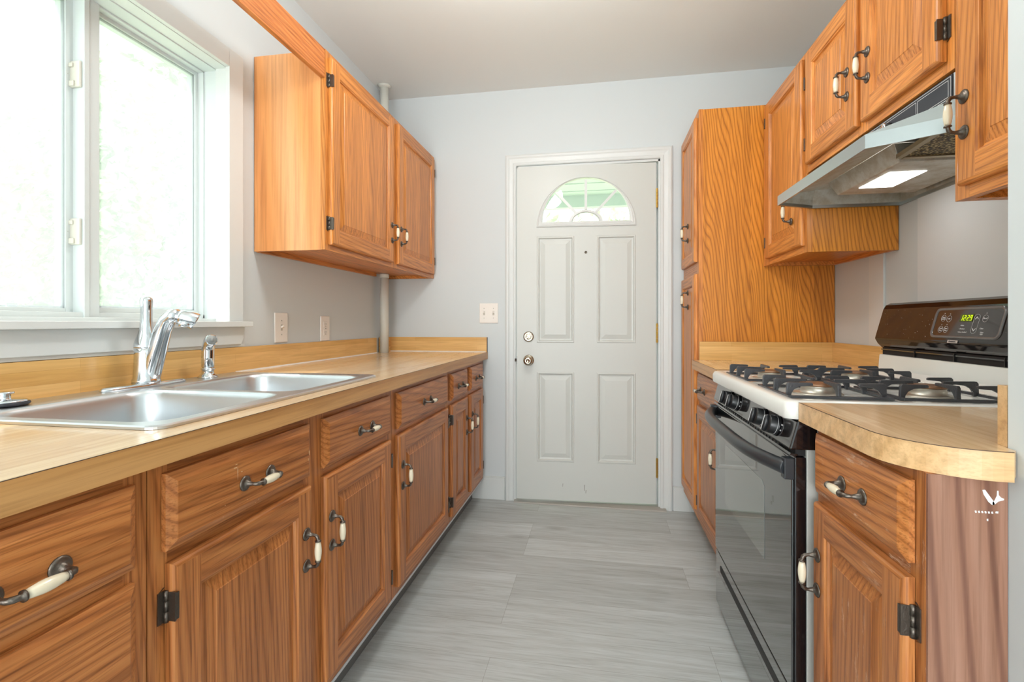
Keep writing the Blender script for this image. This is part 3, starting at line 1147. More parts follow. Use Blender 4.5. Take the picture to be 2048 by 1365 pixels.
base_unit_left(0.32, 0.664, 'drawer_base_cabinet', 'oak cabinet holding only drawers, nearest on the left under the counter', 'cabinet', [],
               [(0.337, 0.637, 0.722, 0.850, 0.486), (0.337, 0.637, 0.490, 0.700), (0.337, 0.637, 0.165, 0.470)])
base_unit_left(0.666, 1.597, 'sink_base_cabinet', 'wide oak two-door cabinet directly below the sink', 'cabinet',
               [(0.697, 1.095, 1.069, -1), (1.157, 1.563, 1.183, 1)],
               [(0.690, 1.095, 0.722, 0.850, 0.900), (1.157, 1.563, 0.722, 0.850, 1.378)])
base_unit_left(1.599, 2.232, 'base_cabinet', 'oak cabinet with one wide door and drawer, right of the sink cabinet', 'cabinet',
               [(1.628, 2.200, 1.657, 1)], [(1.628, 2.197, 0.722, 0.850)])
base_unit_left(2.234, 2.96, 'base_cabinet', 'oak cabinet with two narrow doors, at the end wall', 'cabinet',
               [(2.262, 2.548, 2.520, -1), (2.612, 2.900, 2.640, 1)],
               [(2.262, 2.546, 0.722, 0.850), (2.612, 2.900, 0.722, 0.850)])
# wear marks on the sink drawer fronts
drws = [o for o in bpy.data.objects if o.name.startswith('drawer') and o.type == 'MESH' and o.parent and o.parent.name.startswith('sink_base')]
random.seed(3)
xx = XDL + 0.0003
scr_m = flat('bare_wood_scratch', srgb(226, 196, 156), 0.7)


def chip(y, z, wy, hz_):
    pts = []
    for k_ in range(9):
        a = 2 * pi * k_ / 9
        s_ = random.uniform(0.45, 1.0)
        pts.append((xx, y + math.cos(a) * wy * s_, z + math.sin(a) * hz_ * s_))
    MB().add(pts, [tuple(range(9))]).build('scratch_mark', scr_m, drws[0 if y < 1.1 else 1])


chip(0.842, 0.806, 0.0012, 0.016)
chip(0.836, 0.818, 0.007, 0.0012)
chip(0.838, 0.824, 0.004, 0.001)
chip(0.853, 0.806, 0.003, 0.0008)
chip(1.080, 0.784, 0.002, 0.010)
chip(1.078, 0.768, 0.0015, 0.004)
for k_ in range(5):
    chip(random.uniform(0.80, 0.95), random.uniform(0.73, 0.76), 0.0015, 0.0007)

# ------------------------------------------------------------------ left countertop with the sink cut-out
ct_l = thing('countertop', 'butcher-block laminate countertop holding the sink', 'countertop', (-1.0, 1.6, 0.914))
SX0, SX1, SY0, SY1 = -1.288, -0.735, 0.712, 1.562
zt, zb = 0.914, 0.876
CYL0, CYL1 = 0.30, 2.984
XF = -0.6815
m = MB()
m.box(SX1 - 0.012, XF, CYL0, CYL1, zb, zt).box(XWL, SX0 + 0.012, CYL0, CYL1, zb, zt)
m.box(SX0 + 0.012, SX1 - 0.012, CYL0, SY0 + 0.012, zb, zt).box(SX0 + 0.012, SX1 - 0.012, SY1 - 0.012, CYL1, zb, zt)
m.build('worktop', counter_top, ct_l)
m = MB().box(XF, XF + 0.0015, CYL0, CYL1, ZT, zt - 0.0008, edge_tan).box(XF, XF + 0.0016, CYL0, CYL1, zt - 0.0008, zt + 0.0001, seam)
m.box(XF - 0.03, XF, CYL0, CYL1, ZT, zb, edge_tan)
m.build('edge_banding', None, ct_l)
m = MB().box(XWL, XL + 0.021, CYL0, 2.768, zt, 1.006).box(XWL, XL + 0.021, 2.836, CYL1, zt, 1.006)
m.build('backsplash', splash_yz, ct_l, 0.0008)
m = MB().box(XL + 0.021, -0.683, YB - 0.021, YB - 0.003, zt, 1.006, splash_xz).box(-0.683, -0.6815, YB - 0.0215, YB - 0.003, zt, 1.0062, seam)
m.build('backsplash_return', None, ct_l)
m = MB().prism([(XL + 0.021, zt), (XL + 0.026, zt), (XL + 0.021, zt + 0.005)], 'y', 1.6, 2.768)
m.prism([(YB - 0.021, zt), (YB - 0.026, zt), (YB - 0.021, zt + 0.005)], 'x', XL + 0.021, -0.69)
m.build('caulk_bead', caulk, ct_l)

# ------------------------------------------------------------------ sink
sink = thing('double_sink', 'stainless steel double-bowl sink set into the counter under the window', 'sink', (-1.0, 1.137, 0.914))
zr = 0.918
midy = 1.122
bowls = [(0.745, 1.104), (1.140, 1.530)]
halves = [(SY0, midy), (midy, SY1)]
m = MB()
bx0, bx1 = -1.178, -0.772
for (b0, b1), (h0, h1) in zip(bowls, halves):
    cx_, cy_ = (bx0 + bx1) / 2, (b0 + b1) / 2
    hx_, hy_ = (bx1 - bx0) / 2, (b1 - b0) / 2
    ox, oy = (SX0 + SX1) / 2, (h0 + h1) / 2
    oxh, oyh = (SX1 - SX0) / 2, (h1 - h0) / 2
    # chamfered outer corners only on the outside ends
    outl = []
    for (qx, qy, a0) in ((1, 1, 0), (-1, 1, pi / 2), (-1, -1, pi), (1, -1, 3 * pi / 2)):
        outside = (qy > 0 and h1 == SY1) or (qy < 0 and h0 == SY0)
        r_ = 0.032 if outside else 0.0004
        for i in range(9):
            a = a0 + (pi / 2) * i / 8
            outl.append((ox + qx * (oxh - r_) + r_ * math.cos(a), oy + qy * (oyh - r_) + r_ * math.sin(a)))
    inner_ = rr(cx_, cy_, hx_, hy_, 0.058, 8)
    L0 = [(p[0], p[1], zr + 0.001) for p in outl]
    L1 = [(ox + (p[0] - ox) * 0.985, oy + (p[1] - oy) * (0.985 if True else 1), zr + 0.0035) for p in outl]
    if h1 == midy:
        L1 = [(p[0], min(p[1] + 0, 9) if q[1] < midy - 1e-3 else midy, p[2]) for p, q in zip(L1, outl)]
    else:
        L1 = [(p[0], p[1] if q[1] > midy + 1e-3 else midy, p[2]) for p, q in zip(L1, outl)]
    L0b = [(p[0], p[1], 0.9145) for p in outl]

    def bl(ins, z, r_=0.058):
        return [(p[0], p[1], z) for p in rr(cx_, cy_, hx_ - ins, hy_ - ins, max(r_ - ins * 0.4, 0.02), 8)]
    # gather inner loop starting at same corner order
    seq = [L0b, L0, L1, bl(-0.006, zr + 0.003), bl(0.0, zr + 0.001), bl(0.003, zr - 0.004), bl(0.006, zr - 0.012), bl(0.013, 0.80), bl(0.018, 0.757), bl(0.028, 0.742), bl(0.05, 0.736)]
    m.loops(seq[:3], None, False)
    m.loops(seq[2:4], None, False)
    m.loops(seq[3:], None, True)
    fl = bl(0.05, 0.736)
    cl = []
    for i in range(len(fl)):
        a = math.atan2(fl[i][1] - cy_, fl[i][0] - cx_)
        cl.append((cx_ - 0.0 + 0.046 * math.cos(a), cy_ + 0.046 * math.sin(a), 0.732))
    m.loops([fl, cl], None, True)
m.build('basin', steel_sink, sink)
for (b0, b1) in bowls:
    m = MB()
    c = ((bx0 + bx1) / 2, (b0 + b1) / 2, 0.729)
    m.lathe([(0.0475, 0.004), (0.044, 0.005), (0.036, 0.0), (0.028, -0.006), (0.0005, -0.006)], c)
    m.build('drain', chrome, sink)
# strainer lying on the rim at the left
st = thing('sink_strainer', 'chrome and black sink strainer lying on the sink rim at far left', 'sink strainer', (-1.235, 0.832, 0.922))
m = MB().lathe([(0.010, 0.0), (0.038, 0.001), (0.041, 0.004), (0.040, 0.0075), (0.030, 0.008)], (-1.235, 0.832, 0.9220))
m.build('rubber_gasket', flat('black_rubber', srgb(36, 36, 44), 0.5), st)
m = MB().lathe([(0.037, 0.0075), (0.038, 0.010), (0.034, 0.0125), (0.012, 0.013), (0.0105, 0.016), (0.0105, 0.024), (0.016, 0.026), (0.016, 0.029), (0.001, 0.029)], (-1.235, 0.832, 0.9220))
m.build('strainer_cap', chrome, st)

# ------------------------------------------------------------------ faucet
fa = thing('faucet', 'chrome single-lever kitchen faucet behind the sink', 'faucet', (-1.238, 1.165, 0.922))
FXc, FYc = -1.238, 1.165
m = MB()
L = []
for s_, z in ((1.0, 0.9215), (1.0, 0.926), (0.96, 0.930), (0.80, 0.932)):
    L.append([(FXc + 0.030 * s_ * math.cos(a) * (1 if True else 1), FYc + (0.128 * s_) * math.copysign(abs(math.sin(a)) ** 0.75, math.sin(a)), z) for a in [2 * pi * i / 48 for i in range(48)]])
m.loops(L, None, True, True, True)
m.build('deck_plate', chrome, fa)
m = MB().lathe([(0.034, 0.0), (0.034, 0.010), (0.031, 0.014), (0.029, 0.045), (0.028, 0.085), (0.0295, 0.096)], (FXc, FYc, 0.930))
m.build('body', chrome, fa)
m = MB().lathe([(0.0295, 0.0), (0.0300, 0.003), (0.0285, 0.014), (0.022, 0.032), (0.0165, 0.048), (0.0145, 0.075), (0.0142, 0.110), (0.0155, 0.128), (0.0145, 0.137), (0.009, 0.142), (0.001, 0.143)], (FXc, FYc, 1.028))
hd = m.build('lever', chrome, fa)
m = MB().lathe([(0.0045, 0), (0.0045, 0.0015)], (FXc + 0.0255, FYc - 0.006, 1.049), 'x')
m.build('hot_marker', flat('red_marker', srgb(222, 90, 120), 0.4), hd)
m = MB()
SD = Vector((0.985, -0.17, 0)).normalized()


def fp(d, z, side=0.0):
    return (FXc + SD.x * d - SD.y * side, FYc + SD.y * d + SD.x * side, z)


m.tube([fp(0.004, 0.934, 0.004), fp(0.014, 0.965, 0.006), fp(0.026, 1.005, 0.008), fp(0.038, 1.045, 0.010), fp(0.050, 1.080, 0.012), fp(0.064, 1.104, 0.014), fp(0.080, 1.116, 0.016), fp(0.096, 1.116, 0.020)],
       [0.024, 0.024, 0.0235, 0.0225, 0.0215, 0.0205, 0.0195, 0.0185], None, 22)
m.build('spout', chrome, fa)
m = MB()
m.tube([fp(0.088, 1.114, 0.020), fp(0.098, 1.113, 0.031), fp(0.108, 1.108, 0.044), fp(0.114, 1.102, 0.054), fp(0.116, 1.100, 0.057)], [0.017, 0.0195, 0.0225, 0.0245, 0.0235], None, 22)
m.lathe([(0.018, 0.0), (0.020, -0.006), (0.020, -0.014), (0.017, -0.018), (0.001, -0.018)], fp(0.102, 1.104, 0.036))
m.build('spray_head', chrome, fa)

# side sprayer
sp = thing('side_sprayer', 'small chrome side sprayer standing right of the faucet', 'sprayer', (-1.238, 1.383, 0.922))
sx, sy_ = -1.238, 1.383
m = MB().lathe([(0.029, 0), (0.029, 0.003), (0.022, 0.009), (0.0175, 0.014), (0.0170, 0.024), (0.0205, 0.026), (0.0205, 0.030)], (sx, sy_, 0.9215))
m.build('base', chrome, sp)
m = MB().tube([(sx, sy_, 0.951), (sx, sy_, 0.957), (sx, sy_, 0.985), (sx + 0.001, sy_, 1.010), (sx + 0.003, sy_ - 0.001, 1.024), (sx + 0.009, sy_ - 0.004, 1.036), (sx + 0.018, sy_ - 0.008, 1.041), (sx + 0.024, sy_ - 0.011, 1.042)],
              [0.0155, 0.0185, 0.0192, 0.0188, 0.0182, 0.0180, 0.0182, 0.0178], None, 22)
m.build('wand', chrome, sp)
m = MB()
dirv = Vector((0.8, -0.42, 0.05)).normalized()
c0 = Vector((sx + 0.024, sy_ - 0.011, 1.042))
m.tube([tuple(c0 - dirv * 0.001), tuple(c0 + dirv * 0.0015)], [0.0160, 0.0150], None, 20)
m.tube([tuple(c0 + dirv * 0.0015), tuple(c0 + dirv * 0.0028)], [0.0070, 0.0065], None, 16)
m.build('spray_face', flat('grey_spray_face', srgb(150, 152, 150), 0.4), sp)

# ------------------------------------------------------------------ left upper cabinet, valance, pipe
XFU, XDU = -1.031, -1.013
ul = thing('upper_cabinet', 'oak two-door wall cabinet with a pale end panel, right of the window', 'cabinet', (-1.18, 2.35, 1.378))
UY0, UY1, UZ0, UZ1 = 1.723, 2.985, 1.378, 2.147
face_frame(ul, XFU, UY0, UY1, UZ0, UZ1, 1, oak_z, oak_y, [(1.757, 2.31, 1.42, 2.10), (2.40, 2.93, 1.42, 2.10)])
m = MB()
m.box(XWL, XFU - 0.019, UY0 + 0.001, UY0 + 0.014, UZ0, UZ1 - 0.002, ply_z)
m.box(XWL, XFU - 0.019, UY1 - 0.014, UY1 - 0.001, UZ0, UZ1 - 0.002, ply_z)
m.box(XWL, XFU - 0.019, UY0 + 0.014, UY1 - 0.014, UZ0 + 0.018, UZ0 + 0.030, oak_y)
m.box(XWL, XFU - 0.019, UY0 + 0.014, UY1 - 0.014, UZ1 - 0.03, UZ1 - 0.018, oak_y)
m.box(XWL, XWL + 0.016, UY0 + 0.014, 2.768, UZ0 - 0.002, UZ0 + 0.018, oak_y)
m.box(XWL, XFU - 0.019, UY1 - 0.03, UY1 - 0.014, UZ0 - 0.001, UZ0 + 0.018, oak_y)
m.box(XWL, XWL + 0.005, UY0 + 0.014, UY1 - 0.014, UZ0 + 0.03, UZ1 - 0.03, dark_in)
m.build('carcass', None, ul)
dr = slab_door(XFU, 1.745, 2.326, 1.400, 2.124, 1, oak_z, oak_y, ul)
handle(dr, XDU, 2.303, 1.546, 1)
for hz_ in (2.035, 1.482):
    hinge(dr, XFU, 1.744, hz_, 1, -1)
dr = slab_door(XFU, 2.388, 2.950, 1.400, 2.124, 1, oak_z, oak_y, ul)
handle(dr, XDU, 2.418, 1.546, 1)
for hz_ in (2.035, 1.482):
    hinge(dr, XFU, 2.951, hz_, 1, 1)
m = MB().box(XFU - 0.019, XFU - 0.0005, 0.25, UY0 - 0.001, 2.036, UZ1 - 0.001)
tag(m.build('valance_board', oak('valance_oak', 'y', srgb(222, 146, 80), srgb(204, 124, 62), srgb(176, 96, 44), ringscale=40), None, 0.001),
    'oak valance board crossing above the window from the wall cabinet', 'valance', base=(XFU, 1.0, 2.036))
pp = thing('drain_pipe', 'off-white painted vertical pipe in the corner behind the wall cabinet', 'pipe', (-1.283, 2.802, 0.914))
m = MB().lathe([(0.0255, 0), (0.0255, 0.478), ], (-1.283, 2.802, 0.9145), n=28)
m.build('pipe_section', pipe_m, pp)
m = MB().lathe([(0.0275, 0), (0.0275, 0.02), (0.0255, 0.024)], (-1.283, 2.802, 1.37), n=28)
m.build('pipe_collar', pipe_m, pp)
m = MB().lathe([(0.0255, 0), (0.0255, 0.39)], (-1.283, 2.802, 2.148), n=28)
m.build('pipe_section', pipe_m, pp)
m = MB().lathe([(0.0255, 0), (0.030, 0.004), (0.042, 0.012)], (-1.283, 2.802, 2.526), n=28)
m.build('ceiling_flange', pipe_m, pp)

# ------------------------------------------------------------------ wall plates
def wall_plate(name, label, cat, face, u0, u1, z0, z1, gangs, kind):
    """face: 'x' plate on the left wall, 'y' plate on the back wall"""
    def bx(mb, a0, a1, b0, b1, d0, d1, mm=None):
        if face == 'x':
            mb.box(XL + d0, XL + d1, a0, a1, b0, b1, mm)
        else:
            mb.box(a0, a1, YB - d1, YB - d0, b0, b1, mm)
        return mb
    c = (XL, (u0 + u1) / 2, z0) if face == 'x' else ((u0 + u1) / 2, YB, z0)
    t_ = thing(name, label, cat, c)
    bx(MB(), u0, u1, z0, z1, 0.0, 0.006).build('cover_plate', plate_w, t_, 0.003)
    zc = (z0 + z1) / 2
    n_ = len(gangs)
    for i, g_ in enumerate(gangs):
        uc = u0 + (u1 - u0) * (i + 0.5) / n_
        if g_ == 'switch':
            bx(MB(), uc - 0.006, uc + 0.006, zc - 0.013, zc + 0.013, 0.005, 0.0062, None).build('switch_slot', flat('switch_slot_shade', srgb(190, 184, 172), 0.5), t_)
            mm = MB()
            if face == 'x':
                mm.prism([(XL + 0.006, zc - 0.004), (XL + 0.018, zc + 0.004), (XL + 0.017, zc + 0.010), (XL + 0.006, zc + 0.006)], 'y', uc - 0.005, uc + 0.005)
            else:
                mm.prism([(YB - 0.006, zc - 0.004), (YB - 0.018, zc + 0.004), (YB - 0.017, zc + 0.010), (YB - 0.006, zc + 0.006)], 'x', uc - 0.005, uc + 0.005)
            mm.build('toggle', plate_w, t_, 0.001)
        else:
            for dz in (0.0195, -0.0195):
                rc_ = bx(MB(), uc - 0.0165, uc + 0.0165, zc + dz - 0.0145, zc + dz + 0.0145, 0.005, 0.0078).build('receptacle', plate_w, t_, 0.004)
                mm = MB()
                bx(mm, uc - 0.0075, uc - 0.0055, zc + dz - 0.002, zc + dz + 0.007, 0.0075, 0.0082)
                bx(mm, uc + 0.0050, uc + 0.0070, zc + dz - 0.001, zc + dz + 0.006, 0.0075, 0.0082)
                bx(mm, uc - 0.002, uc + 0.002, zc + dz - 0.010, zc + dz - 0.006, 0.0075, 0.0082)
                mm.build('outlet_slots', dark, rc_)
    for i in range(n_):
        uc = u0 + (u1 - u0) * (i + 0.5) / n_
        for dz in ((0.030, -0.030) if gangs[i] == 'switch' else (0.0,)):
            bx(MB(), uc - 0.0025, uc + 0.0025, zc + dz - 0.0025, zc + dz + 0.0025, 0.006, 0.0068 if gangs[i] == 'switch' else 0.0088).build('screw', flat('plate_screw', srgb(176, 172, 162), 0.4, 0.5), t_)
    return t_


wall_plate('light_switch', 'white single switch plate between the window and the outlet', 'light switch', 'x', 1.846, 1.932, 1.013, 1.140, ['switch'], 0)
wall_plate('wall_outlet', 'white duplex outlet above the left backsplash', 'outlet', 'x', 2.190, 2.270, 1.007, 1.130, ['outlet'], 0)
wall_plate('light_switch', 'white double switch plate on the end wall beside the door', 'light switch', 'y', -0.733, -0.614, 1.094, 1.218, ['switch', 'switch'], 0)

# ------------------------------------------------------------------ right side: pantry
XFR, XDR = 0.487, 0.469          # base frames / door faces on the right
XWR = XR - 0.003
pa = thing('pantry_cabinet', 'tall golden oak pantry cabinet beside the entrance door', 'cabinet', (0.8, 2.76, 0))
PY0, PY1, PZ1 = 2.540, 2.972, 2.150
face_frame(pa, XFR, PY0, PY1, 0.12, PZ1, -1, oak_z, oak_y, [(2.585, 2.93, 0.19, 1.32), (2.585, 2.93, 1.42, 2.10)])
m = MB()
m.box(XFR + 0.019, XWR, PY0 + 0.001, PY0 + 0.014, 0.12, PZ1 - 0.001, pantry_z)
m.box(XFR + 0.085, XWR, PY0 + 0.001, PY0 + 0.014, 0.0, 0.12, dark_in).box(XFR + 0.085, XWR, PY1 - 0.014, PY1 - 0.001, 0.0, 0.12, dark_in)
m.box(XFR + 0.019, XWR, PY1 - 0.014, PY1 - 0.001, 0.12, PZ1 - 0.001, pantry_z)
m.box(XFR + 0.019, XWR, PY0 + 0.014, PY1 - 0.014, PZ1 - 0.02, PZ1 - 0.004, pantry_z)
m.box(XFR + 0.019, XWR, PY0 + 0.014, PY1 - 0.014, 0.12, 0.135, pantry_z)
m.box(XFR + 0.07, XFR + 0.085, PY0 + 0.014, PY1 - 0.014, 0.0, 0.12, dark_in)
m.build('carcass', None, pa)
dr = slab_door(XFR, 2.565, 2.950, 0.165, 1.340, -1, oak_z, oak_y, pa, fw=0.052)
handle(dr, XDR, 2.735 + 0.0, 1.218, -1)
dr = slab_door(XFR, 2.565, 2.950, 1.400, 2.118, -1, oak_z, oak_y, pa, fw=0.052)
handle(dr, XDR, 2.735, 1.572, -1)


def fix_pantry():
    pass


# ------------------------------------------------------------------ right base cabinets
def base_unit_right(y0, y1, name, label, door, drawer, mz, my, hy, hinge_tw, end=None, handle_y=None):
    t_ = thing(name, label, 'cabinet', (0.78, (y0 + y1) / 2, 0))
    face_frame(t_, XFR, y0, y1, 0.12, ZT, -1, mz, my, [(door[0] + .012, door[1] - .012, 0.178, 0.688), (drawer[0] + .012, drawer[1] - .012, 0.735, 0.837)])
    carcass(t_, XFR, XWR, y0, y1, 0.12, ZT - 0.001, -1, dark_in, end0=end)
    m_ = MB().box(XFR + 0.07, XFR + 0.085, y0, y1, 0, 0.12).box(XFR + 0.085, XWR, y0 + 0.002, y0 + 0.014, 0, 0.12).box(XFR + 0.085, XWR, y1 - 0.014, y1 - 0.002, 0, 0.12)
    if end:
        m_.box(XFR + 0.07, XN, y0 + 0.001, y0 + 0.016, 0, 0.12, end)
    m_.build('toe_kick', dark_in, t_)
    d_ = slab_door(XFR, door[0], door[1], 0.160, 0.700, -1, mz, my, t_)
    handle(d_, XDR, hy, 0.553, -1)
    for hz_ in (0.632, 0.235):
        hinge(d_, XFR, (door[0] if hinge_tw < 0 else door[1]) + 0.001 * hinge_tw, hz_, -1, hinge_tw)
    d2 = drawer_front(XFR, drawer[0], drawer[1], 0.722, 0.852, -1, my, t_)
    handle(d2, XDR, handle_y or (drawer[0] + drawer[1]) / 2, 0.783, -1, False)
    return t_, d_, d2


base_unit_right(2.005, 2.536, 'base_cabinet', 'oak base cabinet between the range and the pantry, mostly behind the range', (2.03, 2.500), (2.03, 2.500), base_z, base_y, 2.06, 1, handle_y=2.36)
nb, nd, ndr = base_unit_right(YN + 0.003, 1.205, 'base_cabinet', 'worn oak base cabinet at right foreground with a door and a drawer', (0.862, 1.192), (0.862, 1.192), worn_z, worn_y, 1.166, -1, end=side_z, handle_y=1.018)
# exposed end panel of the near cabinet with chipped paint marks
m = MB().box(XFR + 0.0005, XN - 0.001, YN - 0.001, YN + 0.003, 0.0, ZT - 0.001)
ep = m.build('end_panel', side_z, nb)
ep['label'] = 'faded brown end panel with white paint smears'
m = MB()
yy = YN - 0.0013


def poly2(pts):
    m.add([(x, yy, z) for x, z in pts], [tuple(range(len(pts)))])


# V-shaped smear and a short row of dabs
poly2([(0.5585, 0.8505), (0.5620, 0.8510), (0.5680, 0.8420), (0.5730, 0.8345), (0.5745, 0.8300), (0.5715, 0.8285), (0.5660, 0.8335), (0.5600, 0.8440)])
poly2([(0.5715, 0.8285), (0.5745, 0.8300), (0.5790, 0.8345), (0.5860, 0.8370), (0.5862, 0.8392), (0.5825, 0.8405), (0.5795, 0.8440), (0.5792, 0.8505), (0.5772, 0.8505), (0.5768, 0.8430), (0.5740, 0.8360), (0.5715, 0.8330)])
for k_ in range(6):
    x_ = 0.5485 + k_ * 0.0042
    poly2([(x_, 0.8190), (x_ + 0.0022, 0.8195), (x_ + 0.0030, 0.8165), (x_ + 0.0008, 0.8160)])
poly2([(0.5755, 0.8200), (0.5790, 0.8200), (0.5788, 0.8170), (0.5750, 0.8172)])
poly2([(0.5640, 0.8080), (0.5660, 0.8085), (0.5662, 0.8050), (0.5642, 0.8050)])
m.build('paint_smears', flat('white_paint_smear', srgb(232, 234, 232), 0.4), ep)

# right countertops
def top_mesh(poly, za, zb_, name, mat, parent):
    return MB().prism(poly, 'z', za, zb_).build(name, mat, parent)


XCR = 0.455
cf = thing('countertop', 'small butcher-block countertop between the range and the pantry', 'countertop', (0.78, 2.28, 0.914))
m = MB().box(XCR, XWR, 2.025, 2.536, zb, zt)
m.build('worktop', counter_top, cf)
m = MB().box(XCR - 0.0015, XCR, 2.0235, 2.536, ZT, zt - 0.0008, edge_tan).box(XCR - 0.0016, XCR, 2.0235, 2.536, zt - 0.0008, zt + 0.0001, seam)
m.box(XCR, XWR, 2.0235, 2.025, ZT, zt - 0.0008, edge_pale).box(XCR, XWR, 2.0234, 2.025, zt - 0.0008, zt + 0.0001, seam)
m.build('edge_banding', None, cf)
m = MB().box(XFR, XWR - 0.018, 2.518, 2.536, zt, 1.004)
m.build('backsplash_return', splash_xz, cf, 0.0006)
m = MB().box(XWR - 0.018, XWR, 2.025, 2.536, zt, 1.004)
m.build('backsplash', splash_yz, cf, 0.0006)

cn = thing('countertop', 'butcher-block countertop with a rounded corner at right foreground', 'countertop', (0.78, 1.0, 0.914))
poly = [(XWR, 1.225), (XCR, 1.225)]
R = 0.125
Yn0 = 0.808
for i in range(17):
    a = pi + (pi / 2) * i / 16
    poly.append((XCR + R + R * math.cos(a), Yn0 + R + R * math.sin(a)))
poly += [(XN - 0.012, Yn0), (XN - 0.002, Yn0 + 0.010), (XN - 0.002, YN + 0.003), (XWR, YN + 0.003)]
m = MB().prism(poly, 'z', zb, zt)
m.build('worktop', counter_top, cn)
m = MB()
edge = [(XWR - 0.3, 1.225)] + poly[1:-2]


def offs(pl, d):
    out = []
    for i, p in enumerate(pl):
        a = Vector(pl[max(i - 1, 0)])
        b = Vector(pl[min(i + 1, len(pl) - 1)])
        t_ = (b - a).normalized()
        out.append((p[0] - t_.y * -d * -1, p[1] + t_.x * -d * -1))
    return out


def ribbon(mb, pl, d, z0, z1, mat):
    # outward is to the right of travel (towards -x / -y)
    o_ = []
    for i, p in enumerate(pl):
        a = Vector(pl[max(i - 1, 0)])
        b = Vector(pl[min(i + 1, len(pl) - 1)])
        t_ = (b - a).normalized()
        o_.append((p[0] + t_.y * d, p[1] - t_.x * d))
    ls = [[(p[0], p[1], z0), (q[0], q[1], z0), (q[0], q[1], z1), (p[0], p[1], z1)] for p, q in zip(pl, o_)]
    mb.loops(ls, mat, False, True, True)


pe = [Vector(p) for p in poly[1:-3]]
pl = [(XCR, 1.225)] + [tuple(p) for p in pe[1:]]
sgn = -1
cc = Vector((0.8, 1.0))
tst = Vector(pl[5]) - Vector(pl[4])
ribbon(m, pl, 0.0015, ZT, zt - 0.0008, edge_pale)
ribbon(m, pl, 0.0016, zt - 0.0008, zt + 0.0001, seam)
ribbon(m, pl, -0.03, ZT, zb, edge_pale)
m.build('edge_banding', None, cn)
m = MB().box(XN + 0.001, XWR, YN + 0.003, YN + 0.021, zt, 1.004)
m.build('backsplash_return', edge_pale, cn, 0.0006)

# ------------------------------------------------------------------ right upper cabinets
XFV, XDV = 0.785, 0.767
VZ1 = 2.135


def upper_right(y0, y1, z0, label, doors, handles, end0=None):
    t_ = thing('upper_cabinet', label, 'cabinet', (0.94, (y0 + y1) / 2, z0))
    face_frame(t_, XFV, y0, y1, z0, VZ1, -1, oak_z, oak_y, [(a + 0.014, b - 0.014, z0 + 0.045, VZ1 - 0.035) for a, b in doors])
    m_ = MB()
    a, b = XFV + 0.019, XWR
    m_.box(a, b, y0 + 0.001, y0 + 0.014, z0, VZ1 - 0.002, end0 or oak_z).box(a, b, y1 - 0.014, y1 - 0.001, z0, VZ1 - 0.002, oak_z)
    m_.box(a, b, y0 + 0.014, y1 - 0.014, z0 + 0.016, z0 + 0.028, oak_y).box(a, b, y0 + 0.014, y1 - 0.014, VZ1 - 0.03, VZ1 - 0.016, oak_y)
    m_.box(b - 0.016, b, y0 + 0.014, y1 - 0.014, z0, z0 + 0.016, oak_y)
    m_.box(a, b - 0.016, y1 - 0.03, y1 - 0.014, z0, z0 + 0.016, oak_y)
    m_.build('carcass', None, t_)
    for (a, b), (hy, hz_, tw, hzs) in zip(doors, handles):
        d_ = slab_door(XFV, a, b, z0 + 0.027, VZ1 - 0.022, -1, oak_z, oak_y, t_)
        handle(d_, XDV, hy, hz_, -1)
        for q in hzs:
            hinge(d_, XFV, (a if tw < 0 else b) + 0.001 * tw, q, -1, tw)
    return t_


upper_right(2.040, 2.537, 1.368, 'oak wall cabinet between the hood and the pantry', [(2.058, 2.470)], [(2.150, 1.545, 1, (2.03, 1.47))], end0=pantry_z)
upper_right(1.252, 2.038, 1.668, 'short oak two-door wall cabinet above the range hood', [(1.650, 2.018), (1.276, 1.622)], [(1.698, 1.846, 1, (2.0, 1.77)), (1.578, 1.846, -1, (1.995, 1.77))])
upper_right(YN + 0.003, 1.250, 1.368, 'oak wall cabinet at far right, cut off by the wall corner', [(0.862, 1.222)], [(1.196, 1.542, -1, (2.03, 1.47))])

# ------------------------------------------------------------------ range hood
hood = thing('range_hood', 'stainless under-cabinet range hood with lamp lens and mesh filter', 'range hood', (0.95, 1.645, 1.53))
HY0, HY1 = 1.256, 2.030
hz0, hz1, hzt = 1.530, 1.565, 1.664
plan = [(XWR, HY0), (0.795, HY0), (0.652, HY0 + 0.095), (0.652, HY1 - 0.075), (0.795, HY1), (XWR, HY1)]
inner = [(XWR - 0.004, HY0 + 0.006), (0.798, HY0 + 0.006), (0.659, HY0 + 0.099), (0.659, HY1 - 0.079), (0.798, HY1 - 0.006), (XWR - 0.004, HY1 - 0.006)]
topp = [(XWR, HY0), (0.795, HY0), (0.792, HY0 + 0.01), (0.792, HY1 - 0.01), (0.795, HY1), (XWR, HY1)]
m = MB()
m.loops([[(x, y, hz0 + 0.012) for x, y in inner], [(x, y, hz0 + 0.001) for x, y in inner], [(x, y, hz0) for x, y in plan], [(x, y, hz1) for x, y in plan], [(x, y, 1.603) for x, y in topp], [(x, y, hzt) for x, y in topp]], hood_steel)
m.loops([[(x, y, hz0 + 0.012) for x, y in inner], [(x, y, 1.562) for x, y in inner], [(XWR - 0.004, HY0 + 0.01, 1.598), (0.805, HY0 + 0.012, 1.598), (0.804, HY0 + 0.022, 1.598), (0.804, HY1 - 0.022, 1.598), (0.805, HY1 - 0.012, 1.598), (XWR - 0.004, HY1 - 0.01, 1.598)]], hood_under, False, False, True)
m.add([(x, y, hzt) for x, y in topp], [tuple(range(6))], hood_steel)
m.build('hood_body', None, hood)
# control strip
m = MB().box(0.7900, 0.7920, HY0 + 0.012, HY1 - 0.02, 1.607, hzt - 0.001)
cs = m.build('control_strip', flat('black_control_strip', srgb(44, 50, 58), 0.45), hood)
m = MB()
xk = 0.7896


